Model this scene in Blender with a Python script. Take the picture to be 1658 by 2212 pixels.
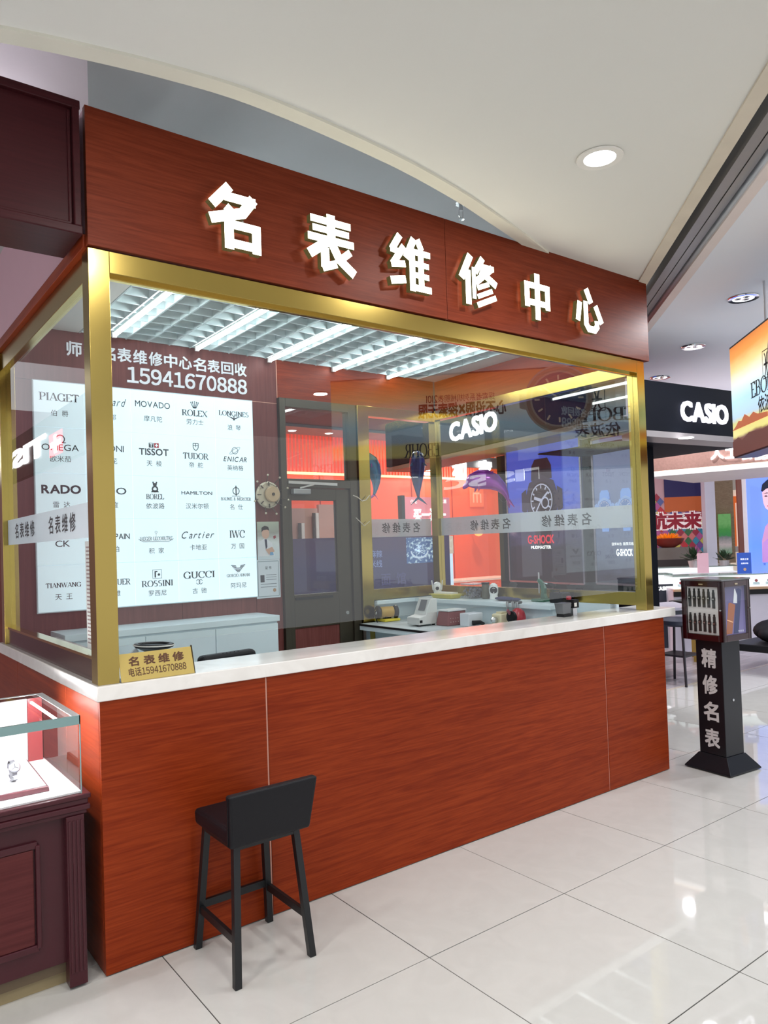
import bpy, math, random
from mathutils import Vector, Matrix
random.seed(7)
for _o in list(bpy.data.objects): bpy.data.objects.remove(_o)
SC = bpy.context.scene; COL = SC.collection
# ---------------------------------------------------------------- camera
CAM = Vector((-0.8321, -2.9183, 1.6027)); YAW, PITCH, ROLL = .6435, .0221, -.0331
FPX, CPX, CPY = 1599.36, 818.17, 1140.09
_f = Vector((math.sin(YAW)*math.cos(PITCH), math.cos(YAW)*math.cos(PITCH), math.sin(PITCH)))
_r0 = Vector((math.cos(YAW), -math.sin(YAW), 0)); _u0 = _r0.cross(_f)
_r = _r0*math.cos(ROLL)+_u0*math.sin(ROLL); _u = -_r0*math.sin(ROLL)+_u0*math.cos(ROLL)
cd = bpy.data.cameras.new('camera'); co = bpy.data.objects.new('camera', cd); COL.objects.link(co)
co.matrix_world = Matrix(((_r.x,_u.x,-_f.x,CAM.x),(_r.y,_u.y,-_f.y,CAM.y),(_r.z,_u.z,-_f.z,CAM.z),(0,0,0,1)))
cd.sensor_fit = 'HORIZONTAL'; cd.sensor_width = 36; cd.lens = 36*FPX/1658
cd.shift_x = (829-CPX)/1658; cd.shift_y = (CPY-1106)/1658; cd.clip_start = .05
SC.camera = co
# ---------------------------------------------------------------- world, exposure
W = bpy.data.worlds.new('World'); SC.world = W; W.use_nodes = True
W.node_tree.nodes['Background'].inputs[0].default_value = (.93,.95,1,1)
W.node_tree.nodes['Background'].inputs[1].default_value = .9
vs = SC.view_settings; vs.view_transform = 'Standard'; vs.look = 'None'; vs.gamma = 1; vs.use_curve_mapping = False
vs.exposure = 0.08
SC.cycles.max_bounces = 10; SC.cycles.transparent_max_bounces = 24; SC.cycles.use_denoising = True
SC.cycles.caustics_reflective = False; SC.cycles.caustics_refractive = False
# ceiling lamps of the mall: (x, y, z, power)
LAMP_W = 16
DOWNLIGHTS = [(2.04,-.87,3.345),(.35,-1.55,3.345),(-1.2,-.9,3.345),(-1.2,-2.6,3.345),(.35,-3.2,3.345),(2.0,-2.9,3.345),(-2.8,-1.6,3.345),(-2.8,-3.4,3.345)]
DOWNLIGHTS_FAR = [(4.52,-.27,3.3),(5.49,.68,3.3),(6.40,1.59,3.3),(4.4,-2.4,3.3),(5.9,-1.1,3.3),(7.4,.1,3.3),(8.2,2.6,3.3),(3.6,-3.9,3.3)]
def lamp(x, y, z, w, r=.075, col=(1,.985,.95)):
    l = bpy.data.lights.new('downlight', 'AREA'); l.shape = 'DISK'; l.size = r*2; l.energy = w; l.color = col
    o = bpy.data.objects.new('lamp_light', l); o.location = (x, y, z-.012); COL.objects.link(o); return o
for x,y,z in DOWNLIGHTS: lamp(x,y,z,LAMP_W)
for x,y,z in DOWNLIGHTS_FAR: lamp(x,y,z,LAMP_W*2.0, col=(.95,.97,1))
ADDED_LAMPS_SHOP = [(4.2,4.2,3.3),(6.0,4.6,3.3),(7.6,5.4,3.3)]  # lamps added to brighten the orange shop behind the kiosk
for x,y,z in ADDED_LAMPS_SHOP: lamp(x,y,z,LAMP_W*2.2)
# ---------------------------------------------------------------- measuring helpers
def ray(px, py): return (px-CPX)/FPX*_r - (py-CPY)/FPX*_u + _f
def un(px, py, x=None, y=None, z=None):
    d = ray(px, py)
    t = (x-CAM.x)/d.x if x is not None else (y-CAM.y)/d.y if y is not None else (z-CAM.z)/d.z
    return CAM + d*t
def ud(px, py, t): return CAM + ray(px, py)*t
def onpl(px, py, p0, n):
    d = ray(px, py); return CAM + d*((p0-CAM).dot(n)/d.dot(n))
# ---------------------------------------------------------------- materials
MATS = {}
def N(nt, t, **k):
    n = nt.nodes.new(t)
    for a, b in k.items(): setattr(n, a, b)
    return n
def mat(name, col, rough=.5, metal=0, emit=0, ecol=None, spec=.5, noise=.06, nscale=6, coat=0, bump=0, bscale=200):
    if name in MATS: return MATS[name]
    m = bpy.data.materials.new(name); m.use_nodes = True; nt = m.node_tree; b = nt.nodes['Principled BSDF']; L = nt.links
    tc = N(nt, 'ShaderNodeTexCoord'); nz = N(nt, 'ShaderNodeTexNoise'); nz.inputs['Scale'].default_value = nscale; nz.inputs['Detail'].default_value = 4
    L.new(tc.outputs['Object'], nz.inputs['Vector'])
    rp = N(nt, 'ShaderNodeMapRange'); rp.inputs['To Min'].default_value = 1-noise; rp.inputs['To Max'].default_value = 1+noise
    L.new(nz.outputs['Fac'], rp.inputs['Value'])
    mx = N(nt, 'ShaderNodeMix', data_type='RGBA', blend_type='MULTIPLY'); mx.inputs[0].default_value = 1
    mx.inputs[6].default_value = (*col, 1); L.new(rp.outputs[0], mx.inputs[7]); L.new(mx.outputs[2], b.inputs['Base Color'])
    b.inputs['Roughness'].default_value = rough; b.inputs['Metallic'].default_value = metal
    b.inputs['Specular IOR Level'].default_value = spec; b.inputs['Coat Weight'].default_value = coat; b.inputs['Coat Roughness'].default_value = .04
    if emit:
        b.inputs['Emission Color'].default_value = (*(ecol or col), 1); b.inputs['Emission Strength'].default_value = emit
    if bump:
        n2 = N(nt, 'ShaderNodeTexNoise'); n2.inputs['Scale'].default_value = bscale; L.new(tc.outputs['Object'], n2.inputs['Vector'])
        bp = N(nt, 'ShaderNodeBump'); bp.inputs['Strength'].default_value = bump; bp.inputs['Distance'].default_value = .002
        L.new(n2.outputs['Fac'], bp.inputs['Height']); L.new(bp.outputs[0], b.inputs['Normal'])
    MATS[name] = m; return m
def wood(name, c1, c2, axis='x', rough=.4, scale=1.0, spec=.15):
    if name in MATS: return MATS[name]
    m = bpy.data.materials.new(name); m.use_nodes = True; nt = m.node_tree; b = nt.nodes['Principled BSDF']; L = nt.links
    tc = N(nt, 'ShaderNodeTexCoord'); mp = N(nt, 'ShaderNodeMapping')
    s = {'x': (1.1, 14, 26), 'z': (26, 14, 1.1), 'y': (14, 1.1, 26)}[axis]
    mp.inputs['Scale'].default_value = [v*scale for v in s]
    L.new(tc.outputs['Object'], mp.inputs['Vector'])
    n1 = N(nt, 'ShaderNodeTexNoise'); n1.inputs['Scale'].default_value = 1.0; n1.inputs['Detail'].default_value = 5; n1.inputs['Distortion'].default_value = 1.6
    n2 = N(nt, 'ShaderNodeTexNoise'); n2.inputs['Scale'].default_value = 5.5; n2.inputs['Detail'].default_value = 3
    L.new(mp.outputs[0], n1.inputs['Vector']); L.new(mp.outputs[0], n2.inputs['Vector'])
    ad = N(nt, 'ShaderNodeMix', data_type='FLOAT'); ad.inputs[0].default_value = .38
    L.new(n1.outputs['Fac'], ad.inputs[2]); L.new(n2.outputs['Fac'], ad.inputs[3])
    cr = N(nt, 'ShaderNodeValToRGB'); e = cr.color_ramp.elements
    e[0].position = .36; e[0].color = (*c1, 1); e[1].position = .64; e[1].color = (*c2, 1)
    L.new(ad.outputs[0], cr.inputs[0]); L.new(cr.outputs[0], b.inputs['Base Color'])
    bp = N(nt, 'ShaderNodeBump'); bp.inputs['Strength'].default_value = .12; bp.inputs['Distance'].default_value = .002
    L.new(ad.outputs[0], bp.inputs['Height']); L.new(bp.outputs[0], b.inputs['Normal'])
    b.inputs['Roughness'].default_value = rough; b.inputs['Specular IOR Level'].default_value = spec
    MATS[name] = m; return m
def marble(name, c1, c2, rough=.12):
    if name in MATS: return MATS[name]
    m = bpy.data.materials.new(name); m.use_nodes = True; nt = m.node_tree; b = nt.nodes['Principled BSDF']; L = nt.links
    tc = N(nt, 'ShaderNodeTexCoord'); n1 = N(nt, 'ShaderNodeTexNoise'); n1.inputs['Scale'].default_value = 7; n1.inputs['Detail'].default_value = 8; n1.inputs['Distortion'].default_value = 1.2
    L.new(tc.outputs['Object'], n1.inputs['Vector'])
    cr = N(nt, 'ShaderNodeValToRGB'); e = cr.color_ramp.elements; e[0].position = .3; e[0].color = (*c1, 1); e[1].position = .7; e[1].color = (*c2, 1)
    L.new(n1.outputs['Fac'], cr.inputs[0]); L.new(cr.outputs[0], b.inputs['Base Color'])
    b.inputs['Roughness'].default_value = rough; MATS[name] = m; return m
def glass(name, tint=(.97,.99,.98), ior=1.5, boost=1.0, rough=0.0):
    """thin architectural glass: what is not reflected passes straight through"""
    if name in MATS: return MATS[name]
    m = bpy.data.materials.new(name); m.use_nodes = True; nt = m.node_tree; nt.nodes.clear(); L = nt.links
    out = N(nt, 'ShaderNodeOutputMaterial'); mix = N(nt, 'ShaderNodeMixShader'); tr = N(nt, 'ShaderNodeBsdfTransparent'); gl = N(nt, 'ShaderNodeBsdfGlossy')
    tr.inputs[0].default_value = (*tint, 1); gl.inputs['Roughness'].default_value = rough
    fr = N(nt, 'ShaderNodeFresnel'); fr.inputs[0].default_value = ior; ge = N(nt, 'ShaderNodeNewGeometry')
    iv = N(nt, 'ShaderNodeMath', operation='SUBTRACT'); iv.inputs[0].default_value = 1; L.new(ge.outputs['Backfacing'], iv.inputs[1])
    ml = N(nt, 'ShaderNodeMath', operation='MULTIPLY'); L.new(fr.outputs[0], ml.inputs[0]); L.new(iv.outputs[0], ml.inputs[1])
    m2 = N(nt, 'ShaderNodeMath', operation='MULTIPLY', use_clamp=True); L.new(ml.outputs[0], m2.inputs[0]); m2.inputs[1].default_value = boost
    L.new(m2.outputs[0], mix.inputs[0]); L.new(tr.outputs[0], mix.inputs[1]); L.new(gl.outputs[0], mix.inputs[2]); L.new(mix.outputs[0], out.inputs[0])
    MATS[name] = m; return m
def ramp(name, stops, axis=2, lo=0, hi=1, emit=.9, noise=0, nscale=(3,3,10), rough=.35):
    """printed picture: colours run along one object axis, with optional cloudy disturbance"""
    if name in MATS: return MATS[name]
    m = bpy.data.materials.new(name); m.use_nodes = True; nt = m.node_tree; b = nt.nodes['Principled BSDF']; L = nt.links
    tc = N(nt, 'ShaderNodeTexCoord'); sp = N(nt, 'ShaderNodeSeparateXYZ'); L.new(tc.outputs['Object'], sp.inputs[0])
    mr = N(nt, 'ShaderNodeMapRange'); mr.inputs['From Min'].default_value = lo; mr.inputs['From Max'].default_value = hi
    L.new(sp.outputs[axis], mr.inputs['Value']); fac = mr.outputs[0]
    if noise:
        mp = N(nt, 'ShaderNodeMapping'); mp.inputs['Scale'].default_value = nscale; L.new(tc.outputs['Object'], mp.inputs['Vector'])
        nz = N(nt, 'ShaderNodeTexNoise'); nz.inputs['Scale'].default_value = 2; nz.inputs['Detail'].default_value = 5; L.new(mp.outputs[0], nz.inputs['Vector'])
        m1 = N(nt, 'ShaderNodeMath', operation='MULTIPLY_ADD'); L.new(nz.outputs['Fac'], m1.inputs[0]); m1.inputs[1].default_value = noise; m1.inputs[2].default_value = -noise*.5
        m2 = N(nt, 'ShaderNodeMath', operation='ADD'); L.new(fac, m2.inputs[0]); L.new(m1.outputs[0], m2.inputs[1]); fac = m2.outputs[0]
    cr = N(nt, 'ShaderNodeValToRGB'); el = cr.color_ramp.elements
    while len(el) < len(stops): el.new(.5)
    for e, (p, c) in zip(el, stops): e.position = p; e.color = (*c, 1)
    L.new(fac, cr.inputs[0]); L.new(cr.outputs[0], b.inputs['Base Color']); L.new(cr.outputs[0], b.inputs['Emission Color'])
    b.inputs['Emission Strength'].default_value = emit; b.inputs['Roughness'].default_value = rough
    MATS[name] = m; return m
def srgb(r, g, b):
    f = lambda v: (v/255/12.92) if v/255 <= .04045 else ((v/255+.055)/1.055)**2.4
    return (f(r), f(g), f(b))
# ---------------------------------------------------------------- mesh collecting
class MB:
    def __init__(s): s.v = []; s.f = []; s.m = []; s.T = None; s.k = 0
    def add(s, vs, fs, mi=None):
        o = len(s.v)
        for p in vs:
            p = Vector(p); s.v.append(s.T @ p if s.T else p)
        for q in fs: s.f.append([o+i for i in q]); s.m.append(s.k if mi is None else mi)
        return s
    def box(s, a, b, mi=None):
        x0,y0,z0 = [min(a[i], b[i]) for i in range(3)]; x1,y1,z1 = [max(a[i], b[i]) for i in range(3)]
        return s.add([(x0,y0,z0),(x1,y0,z0),(x1,y1,z0),(x0,y1,z0),(x0,y0,z1),(x1,y0,z1),(x1,y1,z1),(x0,y1,z1)],
                     [(0,3,2,1),(4,5,6,7),(0,1,5,4),(1,2,6,5),(2,3,7,6),(3,0,4,7)], mi)
    def hexa(s, p, mi=None):
        return s.add(p, [(0,3,2,1),(4,5,6,7),(0,1,5,4),(1,2,6,5),(2,3,7,6),(3,0,4,7)], mi)
    def obox(s, o, u, v, w, mi=None):
        o, u, v, w = Vector(o), Vector(u), Vector(v), Vector(w)
        if u.cross(v).dot(w) < 0: o = o+u; u = -u
        return s.hexa([o, o+u, o+u+v, o+v, o+w, o+u+w, o+u+v+w, o+v+w], mi)
    def bar(s, p, q, w, h, mi=None, up=(0,0,1)):
        p, q = Vector(p), Vector(q); d = (q-p).normalized(); up = Vector(up)
        if abs(d.dot(up)) > .95: up = Vector((0,1,0))
        a = d.cross(up).normalized(); b = a.cross(d)
        return s.obox(p-a*w/2-b*h/2, a*w, b*h, q-p, mi)
    def prism(s, pts, w, mi=None):
        """polygon (3-D, planar) swept by vector w"""
        w = Vector(w); n = len(pts); pts = [Vector(p) for p in pts]
        nn = sum(((pts[i]).cross(pts[(i+1) % n]) for i in range(n)), Vector())
        if nn.dot(w) < 0: pts = pts[::-1]
        return s.add(pts+[p+w for p in pts], [tuple(range(n))[::-1], tuple(range(n, 2*n))]+[(i,(i+1) % n,n+(i+1) % n,n+i) for i in range(n)], mi)
    def tube(s, path, r, n=10, mi=None, cap=True):
        path = [Vector(p) for p in path]; rs = r if isinstance(r, (list, tuple)) else [r]*len(path); vs = []; fs = []
        a = None
        for i, p in enumerate(path):
            d = (path[min(i+1, len(path)-1)]-path[max(i-1, 0)]).normalized()
            if a is None:
                a = d.cross(Vector((0,0,1)) if abs(d.z) < .9 else Vector((1,0,0))).normalized()
            a = (a-d*a.dot(d)).normalized(); b = d.cross(a)
            for k in range(n):
                t = 2*math.pi*k/n; vs.append(p+(a*math.cos(t)+b*math.sin(t))*rs[i])
        for i in range(len(path)-1):
            for k in range(n): fs.append((i*n+k, i*n+(k+1) % n, (i+1)*n+(k+1) % n, (i+1)*n+k))
        if cap: fs += [tuple(range(n))[::-1], tuple(range((len(path)-1)*n, len(path)*n))]
        return s.add(vs, fs, mi)
    def lathe(s, prof, c, ax=(0,0,1), n=24, mi=None, cap=True):
        c = Vector(c); ax = Vector(ax).normalized(); a = ax.cross(Vector((0,0,1)) if abs(ax.z) < .9 else Vector((1,0,0))).normalized(); b = ax.cross(a)
        vs = []; fs = []
        for r, h in prof:
            for k in range(n):
                t = 2*math.pi*k/n; vs.append(c+ax*h+(a*math.cos(t)+b*math.sin(t))*max(r, 1e-5))
        for i in range(len(prof)-1):
            for k in range(n): fs.append((i*n+k, i*n+(k+1) % n, (i+1)*n+(k+1) % n, (i+1)*n+k))
        if cap: fs += [tuple(range(n))[::-1], tuple(range((len(prof)-1)*n, len(prof)*n))]
        return s.add(vs, fs, mi)
    def ball(s, c, r, sc=(1,1,1), n=16, mi=None):
        c = Vector(c); vs = []; fs = []; h = n//2
        for i in range(h+1):
            th = math.pi*i/h
            for k in range(n):
                t = 2*math.pi*k/n
                vs.append(c+Vector((math.sin(th)*math.cos(t)*sc[0], math.sin(th)*math.sin(t)*sc[1], math.cos(th)*sc[2]))*r)
        for i in range(h):
            for k in range(n): fs.append((i*n+k, (i+1)*n+k, (i+1)*n+(k+1) % n, i*n+(k+1) % n))
        return s.add(vs, fs, mi)
BASE = {}
def reg(o, loc): BASE[o.name] = Vector(loc); return o
def tag(o, label=None, cat=None, group=None, kind=None):
    if label: o['label'] = label
    if cat: o['category'] = cat
    if group: o['group'] = group
    if kind: o['kind'] = kind
    return o
def E(name, loc, label, cat, group=None):
    o = bpy.data.objects.new(name, None); o.location = loc; o.empty_display_size = .1; COL.objects.link(o)
    reg(o, loc); return tag(o, label, cat, group)
def build(mb, name, mats, parent=None, bevel=0, smooth=False, label=None, cat=None, group=None, kind=None, seg=2):
    if not isinstance(mats, (list, tuple)): mats = [mats]
    if parent is not None: base = BASE[parent.name]
    else:
        xs = [p.x for p in mb.v]; ys = [p.y for p in mb.v]; zs = [p.z for p in mb.v]
        base = Vector(((min(xs)+max(xs))/2, (min(ys)+max(ys))/2, min(zs)))
    me = bpy.data.meshes.new(name); me.from_pydata([p-base for p in mb.v], [], mb.f)
    for m in mats: me.materials.append(m)
    me.polygons.foreach_set('material_index', mb.m)
    if smooth: me.polygons.foreach_set('use_smooth', [True]*len(me.polygons))
    me.update()
    o = bpy.data.objects.new(name, me); COL.objects.link(o)
    if parent is not None: o.parent = parent
    else: o.location = base
    reg(o, base); tag(o, label, cat, group, kind)
    if bevel:
        b = o.modifiers.new('Bevel', 'BEVEL'); b.width = bevel; b.segments = seg; b.limit_method = 'ANGLE'; b.angle_limit = .6
    if smooth and smooth != 'flat':
        try: me.set_sharp_from_angle(angle=.7)
        except Exception: pass
    return o
def boxo(name, a, b, m, parent=None, bevel=.003, **k): return build(MB().box(a, b), name, m, parent, bevel, **k)
# ---------------------------------------------------------------- lettering
GL = {}
def glyph(ch, shear=0):
    if (ch, shear) in GL: return GL[ch, shear]
    c = bpy.data.curves.new('t', 'FONT'); c.body = ch; c.size = 1; c.resolution_u = 3; c.shear = shear; c.dimensions = '2D'; c.fill_mode = 'BOTH'
    o = bpy.data.objects.new('t', c); COL.objects.link(o); bpy.context.view_layer.update()
    me = bpy.data.meshes.new_from_object(o.evaluated_get(bpy.context.evaluated_depsgraph_get()))
    # the evaluated fill holds the face once; keep only one side
    vs = [(round(v.co.x, 5), round(v.co.y, 5)) for v in me.vertices]; fs = []
    for p in me.polygons:
        q = list(p.vertices); a = sum(vs[q[i]][0]*vs[q[(i+1) % len(q)]][1]-vs[q[(i+1) % len(q)]][0]*vs[q[i]][1] for i in range(len(q)))
        fs.append(q if a > 0 else q[::-1])
    bpy.data.objects.remove(o); bpy.data.meshes.remove(me); bpy.data.curves.remove(c)
    GL[ch, shear] = (vs, fs); return GL[ch, shear]
def arcp(cx, cy, rx, ry, a0, a1, n=12):
    return [(cx+rx*math.cos(math.radians(a0+(a1-a0)*i/n)), cy+ry*math.sin(math.radians(a0+(a1-a0)*i/n))) for i in range(n+1)]
# a small roman face: strokes are thick going down, thin going across or up; bars are the serifs
ROM = {
 'A': (.8, [[(.06,0),(.4,1)],[(.4,1),(.74,0)],[(.2,.34),(.62,.34)]], [(.06,0),(.74,0)]),
 'B': (.68, [[(.14,0),(.14,1)],[(.14,.97)]+arcp(.38,.745,.18,.225,90,-90)+[(.14,.52)],[(.14,.52)]+arcp(.4,.265,.22,.245,90,-90)+[(.14,.02)]], [(.1,0),(.1,1)]),
 'C': (.8, [arcp(.44,.5,.38,.5,42,318,16),[(.72,.64),(.72,.95)]], []),
 'D': (.8, [[(.14,0),(.14,1)],[(.14,.97)]+arcp(.36,.5,.38,.47,90,-90,14)+[(.14,.03)]], [(.1,0),(.1,1)]),
 'E': (.64, [[(.14,0),(.14,1)],[(.14,.97),(.58,.97),(.58,.8)],[(.14,.52),(.46,.52)],[(.14,.03),(.6,.03),(.6,.22)]], [(.1,0),(.1,1)]),
 'G': (.86, [arcp(.44,.5,.38,.5,42,330,16),[(.74,.0),(.74,.42)],[(.72,.66),(.72,.95)]], [(.74,.42)]),
 'H': (.84, [[(.14,0),(.14,1)],[(.7,0),(.7,1)],[(.14,.52),(.7,.52)]], [(.14,0),(.14,1),(.7,0),(.7,1)]),
 'I': (.34, [[(.17,0),(.17,1)]], [(.17,0),(.17,1)]),
 'J': (.46, [[(.3,1),(.3,.2)]+arcp(.16,.2,.14,.2,0,-120,6)], [(.3,1)]),
 'L': (.62, [[(.14,0),(.14,1)],[(.14,.03),(.58,.03),(.58,.26)]], [(.14,0),(.14,1)]),
 'M': (.98, [[(.12,0),(.14,1)],[(.14,1),(.5,.1)],[(.5,.1),(.84,1)],[(.84,1),(.84,0)]], [(.12,0),(.84,0),(.12,1),(.86,1)]),
 'N': (.84, [[(.13,0),(.13,1)],[(.13,1),(.7,.02)],[(.7,.02),(.7,1)]], [(.13,0),(.1,1),(.7,1)]),
 'O': (.88, [arcp(.44,.5,.38,.5,0,360,24)], []),
 'P': (.66, [[(.14,0),(.14,1)],[(.14,.97)]+arcp(.38,.72,.22,.25,90,-90)+[(.14,.47)]], [(.14,0),(.1,1)]),
 'R': (.76, [[(.14,0),(.14,1)],[(.14,.97)]+arcp(.38,.73,.2,.24,90,-90)+[(.14,.49)],[(.36,.49),(.68,0)]], [(.14,0),(.1,1),(.7,0)]),
 'S': (.6, [arcp(.3,.74,.2,.25,40,250,10)+arcp(.3,.27,.22,.26,80,-140,10)], []),
 'T': (.76, [[(.38,0),(.38,1)],[(.06,.8),(.06,.97),(.7,.97),(.7,.8)]], [(.38,0)]),
 'U': (.82, [[(.14,1),(.14,.3)]+arcp(.41,.3,.27,.3,180,360,10)+[(.68,1)]], [(.14,1),(.68,1)]),
 'W': (1.12, [[(.06,1),(.32,0)],[(.32,0),(.56,.95)],[(.56,.95),(.8,0)],[(.8,0),(1.06,1)]], [(.06,1),(.56,1),(1.06,1)]),
 'X': (.8, [[(.08,1),(.7,0)],[(.08,0),(.7,1)]], [(.08,0),(.7,0),(.08,1),(.7,1)]),
 '-': (.4, [[(.06,.42),(.34,.42)]], []), '&': (.7, [[(.62,.1),(.2,.7)]+arcp(.3,.78,.12,.2,200,-40,8)+[(.14,.4)]+arcp(.28,.22,.2,.22,150,330,8)], []),
 '+': (.5, [[(.05,.4),(.45,.4)],[(.25,.2),(.25,.6)]], []),
}
def roman(ch, thick=.17, thin=.055):
    w, st, se = ROM[ch]; vs = []; fs = []
    def quad(p, q, a, b):
        dx, dy = q[0]-p[0], q[1]-p[1]; l = math.hypot(dx, dy) or 1; nx, ny = -dy/l, dx/l
        o = len(vs); vs.extend([(p[0]+nx*a/2, p[1]+ny*a/2), (p[0]-nx*a/2, p[1]-ny*a/2), (q[0]-nx*b/2, q[1]-ny*b/2), (q[0]+nx*b/2, q[1]+ny*b/2)]); fs.append([o,o+1,o+2,o+3])
    def wd(p, q):
        dx, dy = q[0]-p[0], q[1]-p[1]; l = math.hypot(dx, dy) or 1; k = abs(dy)/l
        if dx*dy > 0 and abs(dx) > .12*abs(dy) and len(ch) and ch in 'AMNWX': k *= .15
        return thin+(thick-thin)*k**1.5
    for pl in st:
        ws = [wd(pl[i], pl[i+1]) for i in range(len(pl)-1)]
        for i in range(len(pl)-1):
            a = ws[i] if i == 0 else (ws[i]+ws[i-1])/2; b = ws[i] if i == len(pl)-2 else (ws[i]+ws[i+1])/2
            quad(pl[i], pl[i+1], a, b)
    for x, y in se:
        y0 = 0 if y < .2 else y-.05; o = len(vs); vs.extend([(x-.15,y0),(x+.15,y0),(x+.15,y0+.05),(x-.15,y0+.05)]); fs.append([o,o+1,o+2,o+3])
    return w, vs, fs
def layout(s, kind='cjk', track=0.0, shear=0.0):
    """unit lettering: capital or character height 1, starts at x=0; returns (glyph list, width)"""
    out = []; x = 0
    for ch in s:
        if ch == ' ': x += .55; continue
        if kind == 'roman':
            w, vs, fs = roman(ch); out.append(([(a+x, b) for a, b in vs], fs)); x += w+.04+track; continue
        vs, fs = glyph(ch, shear)
        if ord(ch) > 0x2e80 and kind != 'wide':
            out.append(([((a-.5)/.92+.5+x, (b+.08)/.92) for a, b in vs], fs)); x += 1.08+track
        else:
            k = 1/.733 if kind == 'wide' else 1/.683
            x0 = min(a for a, b in vs); x1 = max(a for a, b in vs)
            out.append(([((a-x0)*k+x, b*k) for a, b in vs], fs)); x += (x1-x0)*k+.13+track
    xm = max((a for v, f in out for a, b in v), default=0); xn = min((a for v, f in out for a, b in v), default=0)
    return [([(a-xn, b) for a, b in v], f) for v, f in out], xm-xn
OFF8 = [(1,0),(-1,0),(0,1),(0,-1),(1,1),(-1,1),(1,-1),(-1,-1)]
def letter(mb, s, o, u, v, h, w=None, kind='cjk', bold=0, depth=0, track=0, shear=0, align='c', mi=None, side=None, each=None):
    """write s with its middle (or left end) at o; u = reading direction, v = up; depth raises it as solid letters"""
    o, u, v = Vector(o), Vector(u).normalized(), Vector(v).normalized(); n = u.cross(v)
    gs, tw = layout(s, kind, track, shear); sx = h if w is None else w/tw
    x0 = -tw*sx/2 if align == 'c' else 0
    for vs, fs in gs:
        t = each() if each else mb
        offs = [(0,0)]+([(a*bold, b*bold) for a, b in OFF8] if bold else [])
        edges = {}
        for q in fs:
            for i in range(len(q)):
                e = (q[i], q[(i+1) % len(q)]); edges[e] = edges.get(e, 0)+1
        rim = [e for e in edges if (e[1], e[0]) not in edges]
        # vertices may be doubled between faces: match by position
        pos = {}
        for e in edges: pos[(vs[e[0]], vs[e[1]])] = 1
        rim = [e for e in rim if (vs[e[1]], vs[e[0]]) not in pos]
        for j, (ox, oy) in enumerate(offs):
            P = [o+u*(x0+(a+ox)*sx)+v*((b+oy-.5)*h) for a, b in vs]
            top = [p+n*(depth+.00002*j) for p in P]
            t.add(top, fs, mi)
            if depth: t.add(P+top, [(a, b, len(P)+b, len(P)+a) for a, b in rim], side if side is not None else mi)
    return tw*sx
# ================================================================ materials of the place
CHERRY = wood('cherry_laminate', srgb(118,36,8), srgb(146,56,20), 'x', .42, 1.5)
CHERRY_Y = wood('cherry_laminate_side', srgb(122,40,12), srgb(146,56,22), 'y', .42)
CHERRY_Z = wood('cherry_panel_upright', srgb(106,58,54), srgb(124,72,68), 'z', .45)
FASCIA = wood('cherry_fascia', srgb(105,40,20), srgb(127,54,31), 'x', .42, 1.5)
MAROON = wood('maroon_paint', srgb(54,20,24), srgb(64,25,29), 'x', .35)
GOLD = mat('brass_mirror', srgb(184,160,88), .2, 1, noise=.03)
GOLD_B = mat('brass_bright', srgb(214,186,108), .12, 1, noise=.02)
SEAM = mat('salmon_seam', srgb(214,160,140), .5)
MARBLE = marble('white_quartz', srgb(232,228,223), srgb(243,240,236), .14)
TILE = marble('porcelain_tile', srgb(200,198,194), srgb(206,204,200), .03)
GROUT = mat('grout', srgb(62,58,56), .9)
WHITE = mat('white_paint', srgb(232,230,224), .7, noise=.02)
CEILW = mat('ceiling_paint', srgb(226,226,220), .8, noise=.015, nscale=1.5)
WLAM = mat('white_laminate', srgb(218,234,240), .35, noise=.02)
BRONZE = mat('dark_bronze', srgb(76,70,58), .4, .5, noise=.08)
BLACK = mat('black_satin', (.010,.010,.012), .4, spec=.3)
BLACKM = mat('black_metal', (.014,.015,.017), .35, .3)
LEATHER = mat('black_leatherette', (.006,.006,.009), .45, spec=.25, bump=.25, bscale=500)
STEEL = mat('brushed_steel', (.62,.63,.65), .3, 1)
CHROME = mat('chrome', (.8,.8,.82), .1, 1)
PANE = glass('clear_pane', boost=2.2); PANE_S = glass('side_pane', boost=1.1)
CASEGLASS = glass('case_glass', (.98,.995,.99))
INK = mat('black_ink', (.03,.03,.035), .6)
# ================================================================ floor
fl = build(MB().box((-9,-9,-.06),(24,16,-.006)), 'floor', mat('mall_floor', srgb(206,203,200), .15, noise=.02), kind='structure')
build(MB().box((-2.2,-3.1,-.006),(9.5,1.48,-.003)), 'grout_bed', GROUT, fl)
tm = bpy.data.meshes.new('tile'); b_ = MB().box((-.3977,-.3977,-.008),(.3977,.3977,0)); tm.from_pydata(b_.v, [], b_.f); tm.materials.append(TILE)
for i in range(-4, 11):
    for j in range(-3, 3):
        t = bpy.data.objects.new('tile', tm); COL.objects.link(t); t.parent = fl
        y1 = -.6837+.8*(j+.5)
        t.location = Vector((1.0186+.8*(i+.5), y1, random.uniform(-.0006, 0)))-BASE[fl.name]
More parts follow.
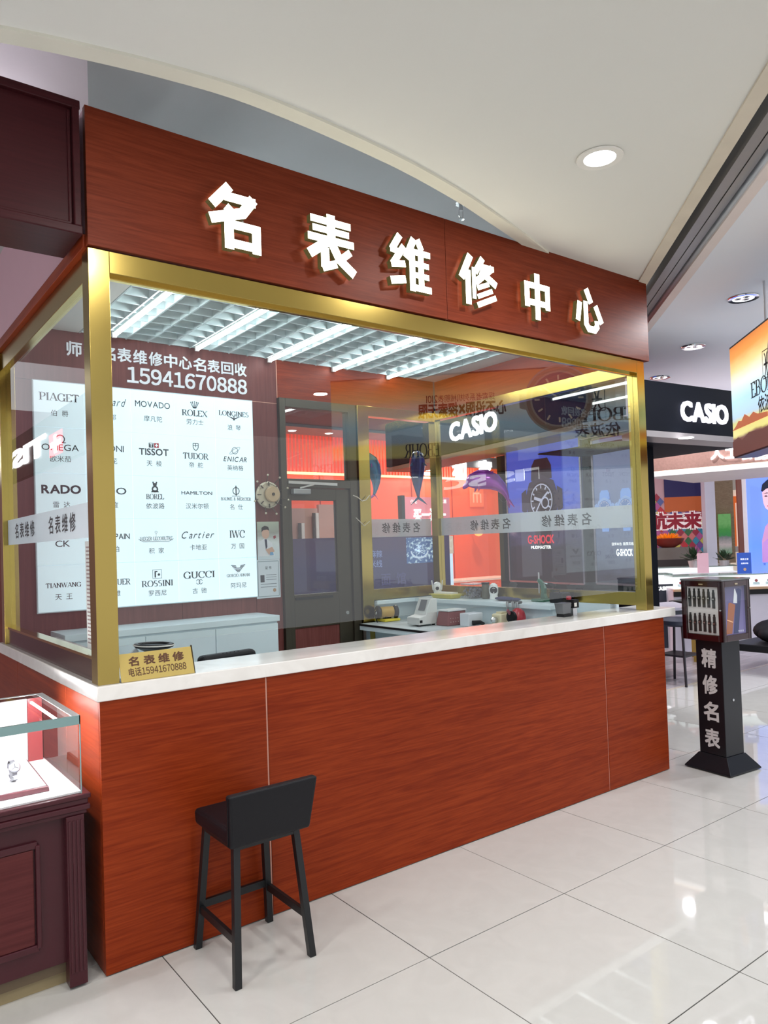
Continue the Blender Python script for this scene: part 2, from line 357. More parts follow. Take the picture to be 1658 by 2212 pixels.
# grey wood plank floor across the aisle
PLANK = [wood('grey_plank_%d' % k, srgb(168-8*k,160-8*k,166-8*k), srgb(188-8*k,180-8*k,186-8*k), 'x', .22, .6) for k in range(3)]
pms = []
for k in range(3):
    pm = bpy.data.meshes.new('plank'); b_ = MB().box((-.598,-.0985,-.01),(.598,.0985,0)); pm.from_pydata(b_.v, [], b_.f); pm.materials.append(PLANK[k]); pms.append(pm)
build(MB().box((3.9,1.48,-.006),(12.4,7,-.003)), 'plank_bed', mat('plank_joint', srgb(110,104,108), .8), fl)
for j in range(14):
    for i in range(7):
        t = bpy.data.objects.new('plank', pms[random.randrange(3)]); COL.objects.link(t); t.parent = fl
        t.location = Vector((4.5+1.2*i+(.6 if j % 2 else 0), 1.60+.2*j, 0))-BASE[fl.name]
build(MB().box((3.9,1.45,-.004),(12.4,1.49,.001)), 'threshold_strip', mat('threshold', srgb(226,214,200), .3, .4), fl)
# ================================================================ ceilings
ZC = 3.345
ARC = [(-6,3.6),(-4,1.9),(-2.6,.85),(-1.5,.22),(-.8,-.06),(-.34,-.225),(-.02,-.305),(.22,-.348),(.457,-.372),(.75,-.362),(1.08,-.331),(1.34,-.296),(1.58,-.25),(1.82,-.195),(2.05,-.13),(2.35,-.045),(2.66,.055),(2.9,.14),(3.2,.25)]
def smooth_pts(p, n=4):
    out = []
    for i in range(len(p)-1):
        p0, p1, p2, p3 = p[max(i-1,0)], p[i], p[i+1], p[min(i+2,len(p)-1)]
        for k in range(n):
            t = k/n; out.append(tuple(.5*((2*p1[c])+(-p0[c]+p2[c])*t+(2*p0[c]-5*p1[c]+4*p2[c]-p3[c])*t*t+(-p0[c]+3*p1[c]-3*p2[c]+p3[c])*t**3) for c in (0,1)))
    return out+[p[-1]]
AR = smooth_pts(ARC)
mb = MB(); mb.prism([(-9,-9,ZC),(-5.36,-9,ZC),(3.89,.25,ZC)]+[(x,y,ZC) for x,y in AR[::-1]]+[(-9,5.4,ZC)], (0,0,.42))
ceil = build(mb, 'ceiling', CEILW, kind='structure')
mb = MB()                                       # rim along the curved edge
for i in range(len(AR)-1):
    (x0,y0),(x1,y1) = AR[i], AR[i+1]
    def off(k, d):
        a = AR[max(k-1,0)]; b = AR[min(k+1,len(AR)-1)]; l = math.hypot(b[0]-a[0], b[1]-a[1]); return (AR[k][0]+(b[1]-a[1])/l*d, AR[k][1]-(b[0]-a[0])/l*d)
    a, b = off(i, .07), off(i+1, .07); c, d = off(i, -.006), off(i+1, -.006)
    mb.hexa([(a[0],a[1],ZC-.012),(b[0],b[1],ZC-.012),(d[0],d[1],ZC-.012),(c[0],c[1],ZC-.012),(a[0],a[1],ZC+.03),(b[0],b[1],ZC+.03),(d[0],d[1],ZC+.03),(c[0],c[1],ZC+.03)])
build(mb, 'curved_rim', mat('rim_paint', srgb(224,222,208), .75), ceil)
build(MB().box((-9,-1.2,3.765),(3.9,6,3.85)), 'trim_1', mat('recess_paint', srgb(196,198,200), .8, noise=.02), kind='structure')
build(MB().box((-5,.30,3.30),(.10,.36,3.765)), 'wall_recess', mat('recess_wall', srgb(240,232,240), .8), kind='structure')
def diag(s0, s1, z0, z1, lo=-12.0, hi=.22):
    """strip with s0 < x-y < s1, running along the mall's diagonal axis"""
    return [(lo+s0/2,lo-s0/2,z0),(lo+s1/2,lo-s1/2,z0),(hi*2+s1/2,hi*2-s1/2,z0),(hi*2+s0/2,hi*2-s0/2,z0),(lo+s0/2,lo-s0/2,z1),(lo+s1/2,lo-s1/2,z1),(hi*2+s1/2,hi*2-s1/2,z1),(hi*2+s0/2,hi*2-s0/2,z1)]
ALU = mat('shutter_track_aluminium', srgb(150,148,150), .4, .75)
jt = build(MB().hexa(diag(3.64,3.74,3.335,3.42,-7,2.0)), 'trim_2', mat('joint_plaster', srgb(214,206,190), .8, noise=.1), kind='structure')
build(MB().hexa(diag(3.73,3.80,3.44,3.46,-7,2.0)), 'dark_slot', BLACK, jt)
for a, b, z in ((3.80,3.873,3.325),(3.877,3.883,3.33),(3.887,3.955,3.325)): build(MB().hexa(diag(a,b,z,3.42,-7,2.0)), 'shutter_track', ALU, jt)
build(MB().hexa(diag(3.955,3.985,3.40,3.44,-7,2.0)), 'dark_slot', BLACK, jt)
CEILR = mat('aisle_ceiling_paint', srgb(230,238,250), .8, noise=.02, nscale=1.2)
cr_ = build(MB().prism([(3.985-7,-7,3.30),(24,-7,3.30),(24,14,3.30),(9.5,14,3.30),(9.5,5.515,3.30)], (0,0,.1)), 'ceiling_aisle', CEILR, kind='structure')
build(MB().hexa(diag(3.985,4.07,3.288,3.31,-7,2.0)), 'edge_trim', mat('edge_trim', srgb(222,214,214), .8), cr_)
# small screw marks and flaking on the ceiling are left to the paint; fittings:
LENS = mat('downlight_lens', (1,1,1), .3, emit=14, ecol=(1,.99,.96))
def downlight(x, y, z, label, r=.084, lens=LENS):
    t = E('downlight', (x,y,z-.02), label, 'ceiling light', 'recessed downlights')
    build(MB().lathe([(r*.86,-.004),(r*1.22,-.006),(r*1.25,.0),(r*1.2,.004),(r*.86,.004),(r*.86,-.004)], (x,y,z-.004), n=32, cap=False), 'trim_ring', CHROME if lens is not LENS else WHITE, t, smooth=True)
    m = MB().lathe([(.001,-.002),(r*.86,-.002),(r*.86,.002),(.001,.002)], (x,y,z-.003), n=28)
    build(m, 'lens', lens, t)
    if lens is not LENS:
        for k in range(3):
            a = k*2.1; build(MB().lathe([(r*.16,-.007),(r*.28,-.005),(r*.3,-.002)], (x+math.cos(a)*r*.42,y+math.sin(a)*r*.42,z-.003), n=14), 'led_cup', CHROME, t)
for (x,y,z), s in zip(ADDED_LAMPS_SHOP, ('left','middle','right')): downlight(x,y,z-.002,s+' added round downlight brightening the orange shop')
downlight(*DOWNLIGHTS[0], 'glowing round downlight in the white ceiling right of the sign letters')
for d, s in zip(DOWNLIGHTS[1:], ('in front of the counter, over the bar stool','before the display case','left behind the viewer','right behind the viewer','near the ceiling slot behind the viewer','far left before the neighbour shop','far left behind the viewer')): downlight(*d, 'round downlight in the white ceiling '+s)
LENS2 = mat('downlight_led', (.9,.95,1), .3, emit=3.0, ecol=(.9,.96,1))
for d, s in zip(DOWNLIGHTS_FAR, ['nearest of three downlights in the bluish aisle ceiling, largest', 'middle one of three downlights in the bluish aisle ceiling', 'farthest downlight in the aisle ceiling, above the black shop fascia']+['aisle ceiling downlight '+q for q in ('right of the hanging billboard','beyond the hanging billboard','above the far glass counter','above the diamond wall','farthest to the right of the viewer')]): downlight(*d, s, .085, LENS2)
p = un(995, 462, z=3.60)
t = E('fire_sprinkler', (p.x,p.y,3.55), 'small chrome fire sprinkler head hanging in the grey ceiling recess', 'sprinkler')
build(MB().tube([(p.x,p.y,3.765),(p.x,p.y,3.62)], .012), 'pipe', STEEL, t); build(MB().lathe([(.03,0),(.034,.006),(.012,.012)], (p.x,p.y,3.655)), 'escutcheon', CHROME, t)
m = MB().tube([(p.x-.014,p.y,3.62),(p.x-.016,p.y,3.585),(p.x,p.y,3.57)], .004); m.tube([(p.x+.014,p.y,3.62),(p.x+.016,p.y,3.585),(p.x,p.y,3.57)], .004); m.lathe([(.02,-.002),(.02,.002)], (p.x,p.y,3.566)); build(m, 'deflector', CHROME, t)
# ================================================================ kiosk: counter
L_, D_ = 3.76, 2.2
ZW, ZT, ZB, ZF = 1.0375, 1.096, 2.798, 3.345
t = E('service_counter', (1.88,.3,0), 'long cherry wood laminate counter of the kiosk with light vertical seams', 'counter')
for a, b in ((.0,.707),(.715,3.103),(3.111,3.768)): build(MB().box((a,0,.004),(b,.02,ZW)), 'front_panel', CHERRY, t, .0015)
for a in (.707,3.103): build(MB().box((a,.004,.004),(a+.008,.016,ZW)), 'seam_strip', SEAM, t)
for a, b in ((.021,.50),(.504,1.5),(1.504,2.2)): build(MB().box((0,a,.004),(.02,b,ZW)), 'side_panel', CHERRY_Y, t, .0015)
build(MB().box((3.748,.021,.004),(3.768,2.2,ZW)), 'side_panel', CHERRY_Y, t, .0015)
build(MB().box((.03,.26,.004),(3.74,.28,ZW-.02)), 'back_panel', WLAM, t)
build(MB().box((.03,.03,.98),(3.74,.26,ZW-.002)), 'frame_rail', WLAM, t)
mb = MB(); mb.prism([(-.012,-.012,ZW),(3.9,-.012,ZW),(3.9,.30,ZW),(.31,.30,ZW),(.31,1.95,ZW),(-.012,1.95,ZW)], (0,0,ZT-ZW))
build(mb, 'counter_worktop', MARBLE, None, .004, label='white quartz worktop running along the front and left of the kiosk counter', cat='worktop')
# ---- gold framed glazing
def strip_text(par, o, u, n, h=.085, w=.42):
    m = MB(); letter(m, '名表维修', Vector(o)+Vector(n)*.001, u, (0,0,1), h, w, bold=.012, track=.25); return build(m, 'lettering', mat('strip_ink', srgb(60,54,56), .6), par)
FROST = bpy.data.materials.new('frosted_film'); FROST.use_nodes = True
_nt = FROST.node_tree; _nt.nodes.clear(); _o = N(_nt,'ShaderNodeOutputMaterial'); _m = N(_nt,'ShaderNodeMixShader'); _t = N(_nt,'ShaderNodeBsdfTransparent'); _d = N(_nt,'ShaderNodeBsdfDiffuse'); _tl = N(_nt,'ShaderNodeBsdfTranslucent'); _a = N(_nt,'ShaderNodeMixShader')
_d.inputs[0].default_value = (.72,.74,.78,1); _tl.inputs[0].default_value = (.8,.82,.86,1); _a.inputs[0].default_value = .45
_nt.links.new(_d.outputs[0],_a.inputs[1]); _nt.links.new(_tl.outputs[0],_a.inputs[2]); _m.inputs[0].default_value = .72
_nt.links.new(_t.outputs[0],_m.inputs[1]); _nt.links.new(_a.outputs[0],_m.inputs[2]); _nt.links.new(_m.outputs[0],_o.inputs[0])
P0, PW = .012, .082
t = E('front_glass_screen', (1.84,.05,ZT), 'front glass screen in brass frame with a serving gap above the worktop', 'glass screen')
build(MB().box((.0,P0,ZT),(PW,P0+PW,ZB-.006)), 'corner_post', GOLD, t, .002)
build(MB().box((3.595,P0,ZT),(3.677,P0+PW,ZB-.006)), 'corner_post', GOLD, t, .002)
build(MB().box((PW,P0,2.705),(3.595,P0+.05,ZB-.006)), 'top_beam', GOLD, t, .002)
build(MB().box((PW,P0+.03,2.690),(3.595,P0+.05,2.705)), 'glazing_bead', GOLD_B, t)
build(MB().box((PW,.045,1.235),(3.595,.055,2.70)), 'pane', PANE, t, .002)
t = E('left_glass_screen', (.04,1,ZT), 'left glass screen in brass frame with a frosted lettered band', 'glass screen')
build(MB().box((.0,1.83,ZT),(PW,1.91,ZB-.006)), 'rear_post', GOLD, t, .002)
build(MB().box((.012,P0+PW,2.69),(.06,1.83,ZB-.006)), 'top_beam', GOLD, t, .002)
build(MB().box((.012,P0+PW,ZT),(.062,1.83,1.185)), 'bottom_rail', mat('brass_dark_reflection', srgb(96,70,56), .15, .9), t, .002)  # brass rail; the dark it mirrors is put into its colour
build(MB().box((.008,P0+PW,1.185),(.066,1.83,1.197)), 'glazing_bead', GOLD_B, t)
build(MB().box((.03,P0+PW,1.19),(.04,1.83,2.70)), 'pane', PANE_S, t, .002)
s = build(MB().box((.0275,P0+PW+.002,1.668),(.029,1.828,1.812)), 'frosted_band', FROST, t)
for yy in (1.38,.61): strip_text(s, (.0265,yy,1.742), (0,-1,0), (-1,0,0), .082, .47)
t = E('right_glass_screen', (3.64,1.1,ZT), 'right glass screen in brass frame with a frosted band lettered outward', 'glass screen')
build(MB().box((3.61,2.115,ZT),(3.68,2.2,ZB-.006)), 'rear_post', GOLD, t, .002)
build(MB().box((3.615,P0+PW,2.705),(3.675,2.115,ZB-.006)), 'top_beam', GOLD, t, .002)
build(MB().box((3.61,P0+PW,ZT+.03),(3.678,2.115,1.215)), 'bottom_rail', GOLD, t, .002)
build(MB().box((3.635,P0+PW,1.2),(3.645,2.115,2.71)), 'pane', PANE, t, .002)
s = build(MB().box((3.6465,P0+PW+.002,1.662),(3.6475,2.113,1.818)), 'frosted_band', FROST, t)
for yy in (1.50,.703): strip_text(s, (3.6443,yy,1.738), (0,1,0), (1,0,0), .088, .47)
build(MB().box((3.60,.305,ZT-.06),(3.70,2.2,ZT+.03)), 'sill_board', WLAM, t)
# ---- back wall, door, window
wb = build(MB().box((.0,2.21,.0),(2.04,2.27,3.3)), 'wall_back', CHERRY_Z, kind='structure')
for a, b in ((.0,.62),(.624,1.22),(1.224,1.812),(1.816,2.04)): build(MB().box((a,2.2,0),(b,2.21,2.735)), 'wall_panel', CHERRY_Z, wb, .001)
build(MB().box((.0,2.2,2.739),(2.04,2.21,3.3)), 'wall_panel', CHERRY_Z, wb, .001)
build(MB().box((2.04,2.2,2.784),(3.68,2.27,3.3)), 'wall_panel', CHERRY, wb)
build(MB().box((1.812,2.1995,2.735),(2.04,2.203,2.739)), 'seam_strip', SEAM, wb); build(MB().box((2.04,2.195,2.784),(2.045,2.2,3.1)), 'seam_strip', SEAM, wb)
build(MB().box((2.9,2.2,0),(3.68,2.23,1.128)), 'lower_panel', WLAM, wb)
dr = build(MB().box((2.045,2.17,0),(2.098,2.26,2.784)).box((2.70,2.17,0),(2.775,2.26,2.784)).box((2.098,2.17,2.715),(2.70,2.26,2.784)).box((2.098,2.17,2.075),(2.70,2.26,2.145)), 'door_1', BRONZE, None, .003, kind='structure')
build(MB().box((2.098,2.205,2.145),(2.70,2.213,2.715)), 'transom_pane', PANE, dr)
m = MB().box((2.10,2.19,.02),(2.142,2.235,2.07)).box((2.565,2.19,.02),(2.695,2.235,2.07)).box((2.142,2.19,1.975),(2.565,2.235,2.07)).box((2.142,2.19,.955),(2.565,2.235,1.222)).box((2.142,2.19,.02),(2.565,2.235,.12))
lf = build(m, 'door_leaf', BRONZE, dr, .003)
build(MB().box((2.142,2.205,1.222),(2.565,2.213,1.975)), 'pane', glass('door_pane', (.86,.86,.9), boost=1.3), lf)
build(MB().box((2.142,2.2,.12),(2.565,2.22,.955)), 'lower_panel', CHERRY_Z, lf)
build(MB().box((2.15,2.18,1.18),(2.5,2.19,1.2)), 'push_bar', BLACKM, lf)
build(MB().lathe([(.001,.012),(.014,.012),(.018,.006),(.018,0)][::-1], (2.64,2.19,1.043), (0,-1,0)), 'lock', CHROME, lf, smooth=True)
m = MB().box((2.13,2.13,2.02),(2.29,2.18,2.062)); cl = build(m, 'door_closer', mat('closer_grey', srgb(160,160,160), .4, .5), dr, .006)
build(MB().bar((2.1,2.165,2.115),(2.56,2.165,2.105),.02,.022).bar((2.2,2.155,2.07),(2.33,2.155,2.1),.012,.012), 'closer_arm', STEEL, cl)
wn = build(MB().box((2.78,2.15,0),(2.895,2.25,2.784)), 'window_1', GOLD, None, .003, kind='structure')
build(MB().box((2.895,2.16,1.128),(3.61,2.24,1.218)), 'bottom_rail', GOLD, wn, .002); build(MB().box((2.895,2.16,2.70),(3.61,2.24,2.784)), 'top_rail', GOLD, wn, .002)
build(MB().box((2.895,2.2,1.21),(3.61,2.21,2.71)), 'pane', PANE, wn)
s = build(MB().box((2.895,2.2112,1.662),(3.61,2.2125,1.818)), 'frosted_band', FROST, wn)
strip_text(s, (3.263,2.2095,1.742), (-1,0,0), (0,1,0), .088, .43)
# ---- fascia with lit letters
LET = mat('lit_letter_face', (1,1,.94), .4, emit=4.6, ecol=(1,.96,.74)); LSIDE = mat('letter_return', srgb(92,84,46), .5, emit=.04, ecol=(.9,.8,.3))
t = E('sign_fascia', (1.86,.05,ZB), 'cherry wood fascia board above the glass carrying six glowing white characters', 'sign')
build(MB().box((-.002,0,ZB),(1.8625,.03,ZF)), 'front_panel', FASCIA, t, .0015); build(MB().box((1.8655,0,ZB),(3.726,.03,ZF)), 'front_panel', FASCIA, t, .0015)
build(MB().box((1.8625,.004,ZB),(1.8655,.02,ZF)), 'seam_strip', SEAM, t)
build(MB().box((-.012,.03,ZB-.004),(.03,1.95,2.846)), 'side_strip', CHERRY_Y, t, .0015); build(MB().box((.002,.03,2.846),(.03,1.95,ZF)), 'side_panel', mat('mauve_laminate', srgb(206,162,174), .5, noise=.03), t); build(MB().box((3.70,.03,ZB),(3.726,2.2,ZF)), 'side_panel', CHERRY_Y, t, .0015)
build(MB().box((.03,.03,ZB),(3.70,.10,ZB+.02)), 'soffit_board', FASCIA, t)
HEAVY = {   # heavy sign characters: strokes as (width, points), butt ended, in a unit square
 '名': [(.15,[(.40,1.02),(.06,.66)]),(.14,[(.30,.84),(.90,.84)]),(.16,[(.86,.90),(.64,.62),(.02,.42)]),(.13,[(.32,.67),(.52,.53)]),(.15,[(.37,.50),(.37,-.02)]),(.15,[(.90,.46),(.90,-.02)]),(.13,[(.30,.395),(.97,.395)]),(.13,[(.37,.085),(.90,.085)])],
 '表': [(.11,[(.08,.885),(.92,.885)]),(.10,[(.12,.725),(.88,.725)]),(.115,[(.02,.555),(.98,.555)]),(.15,[(.5,1.02),(.5,.52)]),(.15,[(.50,.58),(.04,.24)]),(.15,[(.36,.40),(.36,.04)]),(.12,[(.30,.03),(.60,.15)]),(.15,[(.50,.52),(.66,.24),(.98,.02)]),(.11,[(.90,.42),(.68,.24)])],
 '维': [(.12,[(.27,1.02),(.07,.70)]),(.10,[(.04,.71),(.26,.69)]),(.12,[(.36,.82),(.08,.42)]),(.11,[(.05,.42),(.38,.48)]),(.13,[(.03,.10),(.38,.18)]),(.13,[(.60,1.02),(.40,.60)]),(.125,[(.545,.80),(.545,-.02)]),(.12,[(.68,1.02),(.78,.82)]),(.105,[(.50,.76),(.99,.76)]),(.095,[(.54,.53),(.95,.53)]),(.095,[(.54,.31),(.95,.31)]),(.11,[(.54,.06),(1.0,.06)]),(.12,[(.755,.78),(.755,.06)])],
 '修': [(.14,[(.28,1.02),(.02,.50)]),(.13,[(.20,.70),(.20,-.02)]),(.09,[(.36,.78),(.36,.12)]),(.12,[(.62,1.02),(.40,.68)]),(.10,[(.52,.84),(.93,.84)]),(.13,[(.88,.86),(.40,.47)]),(.13,[(.54,.74),(.99,.50)]),(.085,[(.78,.50),(.45,.36)]),(.085,[(.87,.37),(.45,.18)]),(.10,[(.97,.24),(.44,.0)])],
 '中': [(.15,[(.12,.80),(.12,.24)]),(.15,[(.88,.80),(.88,.24)]),(.13,[(.12,.735),(.88,.735)]),(.13,[(.12,.355),(.88,.355)]),(.16,[(.5,1.02),(.5,-.02)])],
 '心': [(.14,[(.16,.66),(.07,.20)]),(.14,[(.37,.70),(.37,.16),(.46,.05),(.68,.05),(.77,.14),(.76,.28)]),(.15,[(.40,1.0),(.57,.68)]),(.14,[(.73,.64),(.95,.24)])]}
def heavy(m, ch, c, w, h, y, d):
    for j, (sw, pts) in enumerate(HEAVY[ch]):
        P = [Vector(((a-.5)*w, (b-.5)*h)) for a, b in pts]; hw = sw*1.17*min(w, h)/2; L_, R_ = [], []
        for i in range(len(P)):
            d0 = (P[i]-P[i-1]).normalized() if i else (P[1]-P[0]).normalized(); d1 = (P[i+1]-P[i]).normalized() if i < len(P)-1 else d0
            n0, n1 = Vector((-d0.y, d0.x)), Vector((-d1.y, d1.x)); nn = (n0+n1).normalized(); k = hw/max(.5, nn.dot(n0))
            L_.append(P[i]+nn*k); R_.append(P[i]-nn*k)
        for i in range(len(P)-1):
            q = [R_[i], R_[i+1], L_[i+1], L_[i]]; f = [Vector((c[0]+p.x, y-d-.00004*j, c[1]+p.y)) for p in q]; b = [Vector((c[0]+p.x, y, c[1]+p.y)) for p in q]
            m.add(f, [(0,1,2,3)], 0); m.add(f+b, [(0,4,5,1),(1,5,6,2),(2,6,7,3),(3,7,4,0)], 1)
for ch, x in zip('名表维修中心', (.627,1.127,1.6135,2.1075,2.592,3.083)):
    x = -.832+(x+.832)*.984; m = MB(); heavy(m, ch, (x,3.022), {'名':.245,'表':.268,'维':.275,'修':.275,'中':.235,'心':.27}[ch], .262, -.018, .032)
    lt = build(m, 'sign_letter', [LET, LSIDE], t)
    for q in (-.05,.05): build(MB().tube([(x+q,0,3.03),(x+q,-.018,3.03)], .006), 'stand_off', STEEL, lt)
# ---- louvre ceiling and tubes
ZG = 3.08
LOUV = mat('louvre_enamel', srgb(206,220,222), .45)
t = E('louvre_ceiling', (2,1.15,ZG), 'open cell louvre ceiling of pale blades inside the kiosk', 'ceiling grid')
X0, X1 = .555, 3.49
for i in range(20):
    x = X0+i*.1545; build(MB().box((x-.005,.08,ZG),(x+.005,2.195,ZG+.05)), 'long_blade', LOUV, t)
for j in range(15):
    y = .12+j*.1475; build(MB().box((X0,y-.005,ZG+.004),(X1,y+.005,ZG+.05)), 'cross_blade', LOUV, t)
build(MB().box((.03,.08,ZG),(.545,2.19,ZG+.02)), 'border_panel', WHITE, t); build(MB().box((3.495,.08,ZG),(3.70,2.19,ZG+.02)), 'border_panel', WHITE, t)
TUBE = mat('led_tube', (1,1,1), .3, emit=20, ecol=(.90,.97,1))
for k, (x, ye) in enumerate(((.745,2.06),(1.352,2.11),(1.965,2.15),(2.574,2.17),(3.15,2.18))):
    tt = E('led_tube_light', (x,1.1,ZG-.035), ['leftmost','second','middle','fourth','rightmost'][k]+' of five white tube lights under the louvre ceiling', 'tube light', 'tube lights under the louvre ceiling')
    build(MB().box((x-.0095,.12,ZG-.030),(x+.0095,ye,ZG-.006)), 'diffuser', TUBE, tt, .004)
    build(MB().box((x-.014,.10,ZG-.034),(x+.014,.12,ZG)).box((x-.014,ye,ZG-.034),(x+.014,ye+.018,ZG)).box((x-.01,.12,ZG-.006),(x+.01,ye,ZG)), 'holder', WHITE, tt)
# ================================================================ kiosk interior
# ---- backlit board of 25 printed panels
BX, BZ, PWD, PHT = .257, 2.732, .311, .2994
BOARD = mat('backlit_white', srgb(214,232,240), .4, emit=.56, ecol=(.80,.93,1), noise=.01)
INKB = mat('board_ink', srgb(44,50,58), .6); INKR = mat('red_print', srgb(196,50,60), .6)
bo = E('brand_board', (1.03,2.19,1.235), 'white backlit board of twenty five panels printed with watch makers names', 'sign board')
build(MB().box((BX-.006,2.185,BZ-5*PHT-.006),(BX+5*PWD+.006,2.2,BZ+.006)), 'backing_frame', mat('board_edge', srgb(206,216,220), .4), bo)
def ringp(mb, c, u, v, rx, ry, w, a0=0, a1=360, n=24, rot=0):
    P = lambda a, k: Vector(c)+Vector(u)*((rx+k)*math.cos(a)*math.cos(rot)-(ry+k)*math.sin(a)*math.sin(rot))+Vector(v)*((rx+k)*math.cos(a)*math.sin(rot)+(ry+k)*math.sin(a)*math.cos(rot))
    A = [math.radians(a0+(a1-a0)*i/n) for i in range(n+1)]
    mb.add([P(a, w/2) for a in A]+[P(a, -w/2) for a in A], [(i, n+1+i, n+2+i, i+1) for i in range(n)])
def polyf(mb, c, u, v, pts, mi=None):
    P = [Vector(c)+Vector(u)*a+Vector(v)*b for a, b in pts]; ar = sum(pts[i][0]*pts[(i+1)%len(pts)][1]-pts[(i+1)%len(pts)][0]*pts[i][1] for i in range(len(pts)))
    mb.add(P if ar > 0 else P[::-1], [tuple(range(len(P)))], mi)
def disc(mb, c, u, v, cx, cy, rx, ry=None, n=20, mi=None): polyf(mb, c, u, v, arcp(cx, cy, rx, ry or rx, 0, 360, n)[:-1], mi)
def lin(mb, c, u, v, p, q, w, mi=None):
    dx, dy = q[0]-p[0], q[1]-p[1]; l = math.hypot(dx, dy); nx, ny = -dy/l*w/2, dx/l*w/2
    polyf(mb, c, u, v, [(p[0]+nx,p[1]+ny),(p[0]-nx,p[1]-ny),(q[0]-nx,q[1]-ny),(q[0]+nx,q[1]+ny)], mi)
U, V = (1,0,0), (0,0,1)
def crown(m, c):
    for k, x in enumerate((-.028,-.015,0,.015,.028)):
        lin(m, c, U, V, (x*.42,.062), (x,.092+(.006-abs(x)*.22)), .005); disc(m, c, U, V, x, .097+(.006-abs(x)*.22), .0045)
    disc(m, c, U, V, 0, .06, .016, .006)
def wings(m, c):
    for s in (-1,1):
        for k in range(3): lin(m, c, U, V, (0,.004-.004*k), (s*(.055-.014*k),.022-.006*k), .0035)
    polyf(m, c, U, V, [(-.008,.02),(.008,.02),(0,.004)]); polyf(m, c, U, V, [(-.008,-.01),(.008,-.01),(0,.006)])
def tplus(m, c):
    polyf(m, c, U, V, [(-.036,.05),(-.002,.05),(-.002,.084),(-.036,.084)]); polyf(m, c, U, V, [(.002,.05),(.036,.05),(.036,.084),(.002,.084)], 1)
    w = Vector(c)+Vector((0,-.0006,0))
    lin(m, w, U, V, (-.03,.077), (-.008,.077), .005, 2); lin(m, w, U, V, (-.019,.08), (-.019,.054), .005, 2)
    lin(m, w, U, V, (.008,.067), (.03,.067), .006, 2); lin(m, w, U, V, (.019,.056), (.019,.078), .006, 2)
def shield(m, c):
    P = [(-.02,.098),(.02,.098),(.02,.07),(.012,.054),(0,.046),(-.012,.054),(-.02,.07)]
    for i in range(7): lin(m, c, U, V, P[i], P[(i+1) % 7], .0055)
    lin(m, c, U, V, (0,.096), (0,.07), .005); lin(m, c, U, V, (-.02,.082), (.02,.082), .004)
def planet(m, c):
    ringp(m, Vector(c)+Vector((0,0,.06)), U, V, .024, .024, .004); ringp(m, Vector(c)+Vector((0,0,.06)), U, V, .05, .012, .003, rot=.55)
def dancer(m, c):
    disc(m, c, U, V, -.012, .105, .006); disc(m, c, U, V, .012, .105, .006); polyf(m, c, U, V, [(-.016,.1),(.016,.1),(.012,.08),(-.012,.08)])
    ringp(m, Vector(c)+Vector((0,0,.058)), U, V, .018, .018, .011); polyf(m, c, U, V, [(-.03,.036),(.03,.036),(.018,.05),(-.018,.05)])
def phi(m, c):
    ringp(m, Vector(c)+Vector((0,0,.055)), U, V, .026, .026, .006); lin(m, c, U, V, (0,.02), (0,.095), .009); lin(m, c, U, V, (-.035,.016), (.035,.016), .004)
def rbox(m, c):
    for a, b in (((-.032,.03),(.032,.03)),((.032,.03),(.032,.09)),((.032,.09),(-.032,.09)),((-.032,.09),(-.032,.03))): lin(m, c, U, V, a, b, .0025)
    lin(m, c, U, V, (-.014,.036), (-.014,.08), .01); lin(m, c, U, V, (-.014,.078), (.002,.078), .009); disc(m, c, U, V, .012, .056, .009)
def gg(m, c):
    for s in (-1,1): ringp(m, Vector(c)+Vector((s*.010,0,-.012)), U, V, .014, .016, .004, 20 if s > 0 else 200, 340 if s > 0 else 520)
def eagle(m, c):
    for k in range(6):
        y = .096-k*.0095; a = .058-k*.009; b = max(.004, .018-k*.003) if k < 2 else 0
        lin(m, c, U, V, (-a,y), (-b,y-.004), .0055); lin(m, c, U, V, (b,y-.004), (a,y), .0055)
def anchor(m, c):
    lin(m, c, U, V, (-.125,.008), (-.09,-.012), .003); lin(m, c, U, V, (-.09,-.012), (.09,-.012), .003); lin(m, c, U, V, (.09,-.012), (.125,.008), .003); ringp(m, Vector(c)+Vector((0,0,.055)), U, V, .008, .008, .002); lin(m, c, U, V, (0,.047), (0,.03), .002)
def omega(m, c):
    ringp(m, Vector(c)+Vector((0,0,.075)), U, V, .026, .026, .006, -60, 240); lin(m, c, U, V, (-.034,.052), (-.01,.052), .005); lin(m, c, U, V, (.01,.052), (.034,.052), .005)
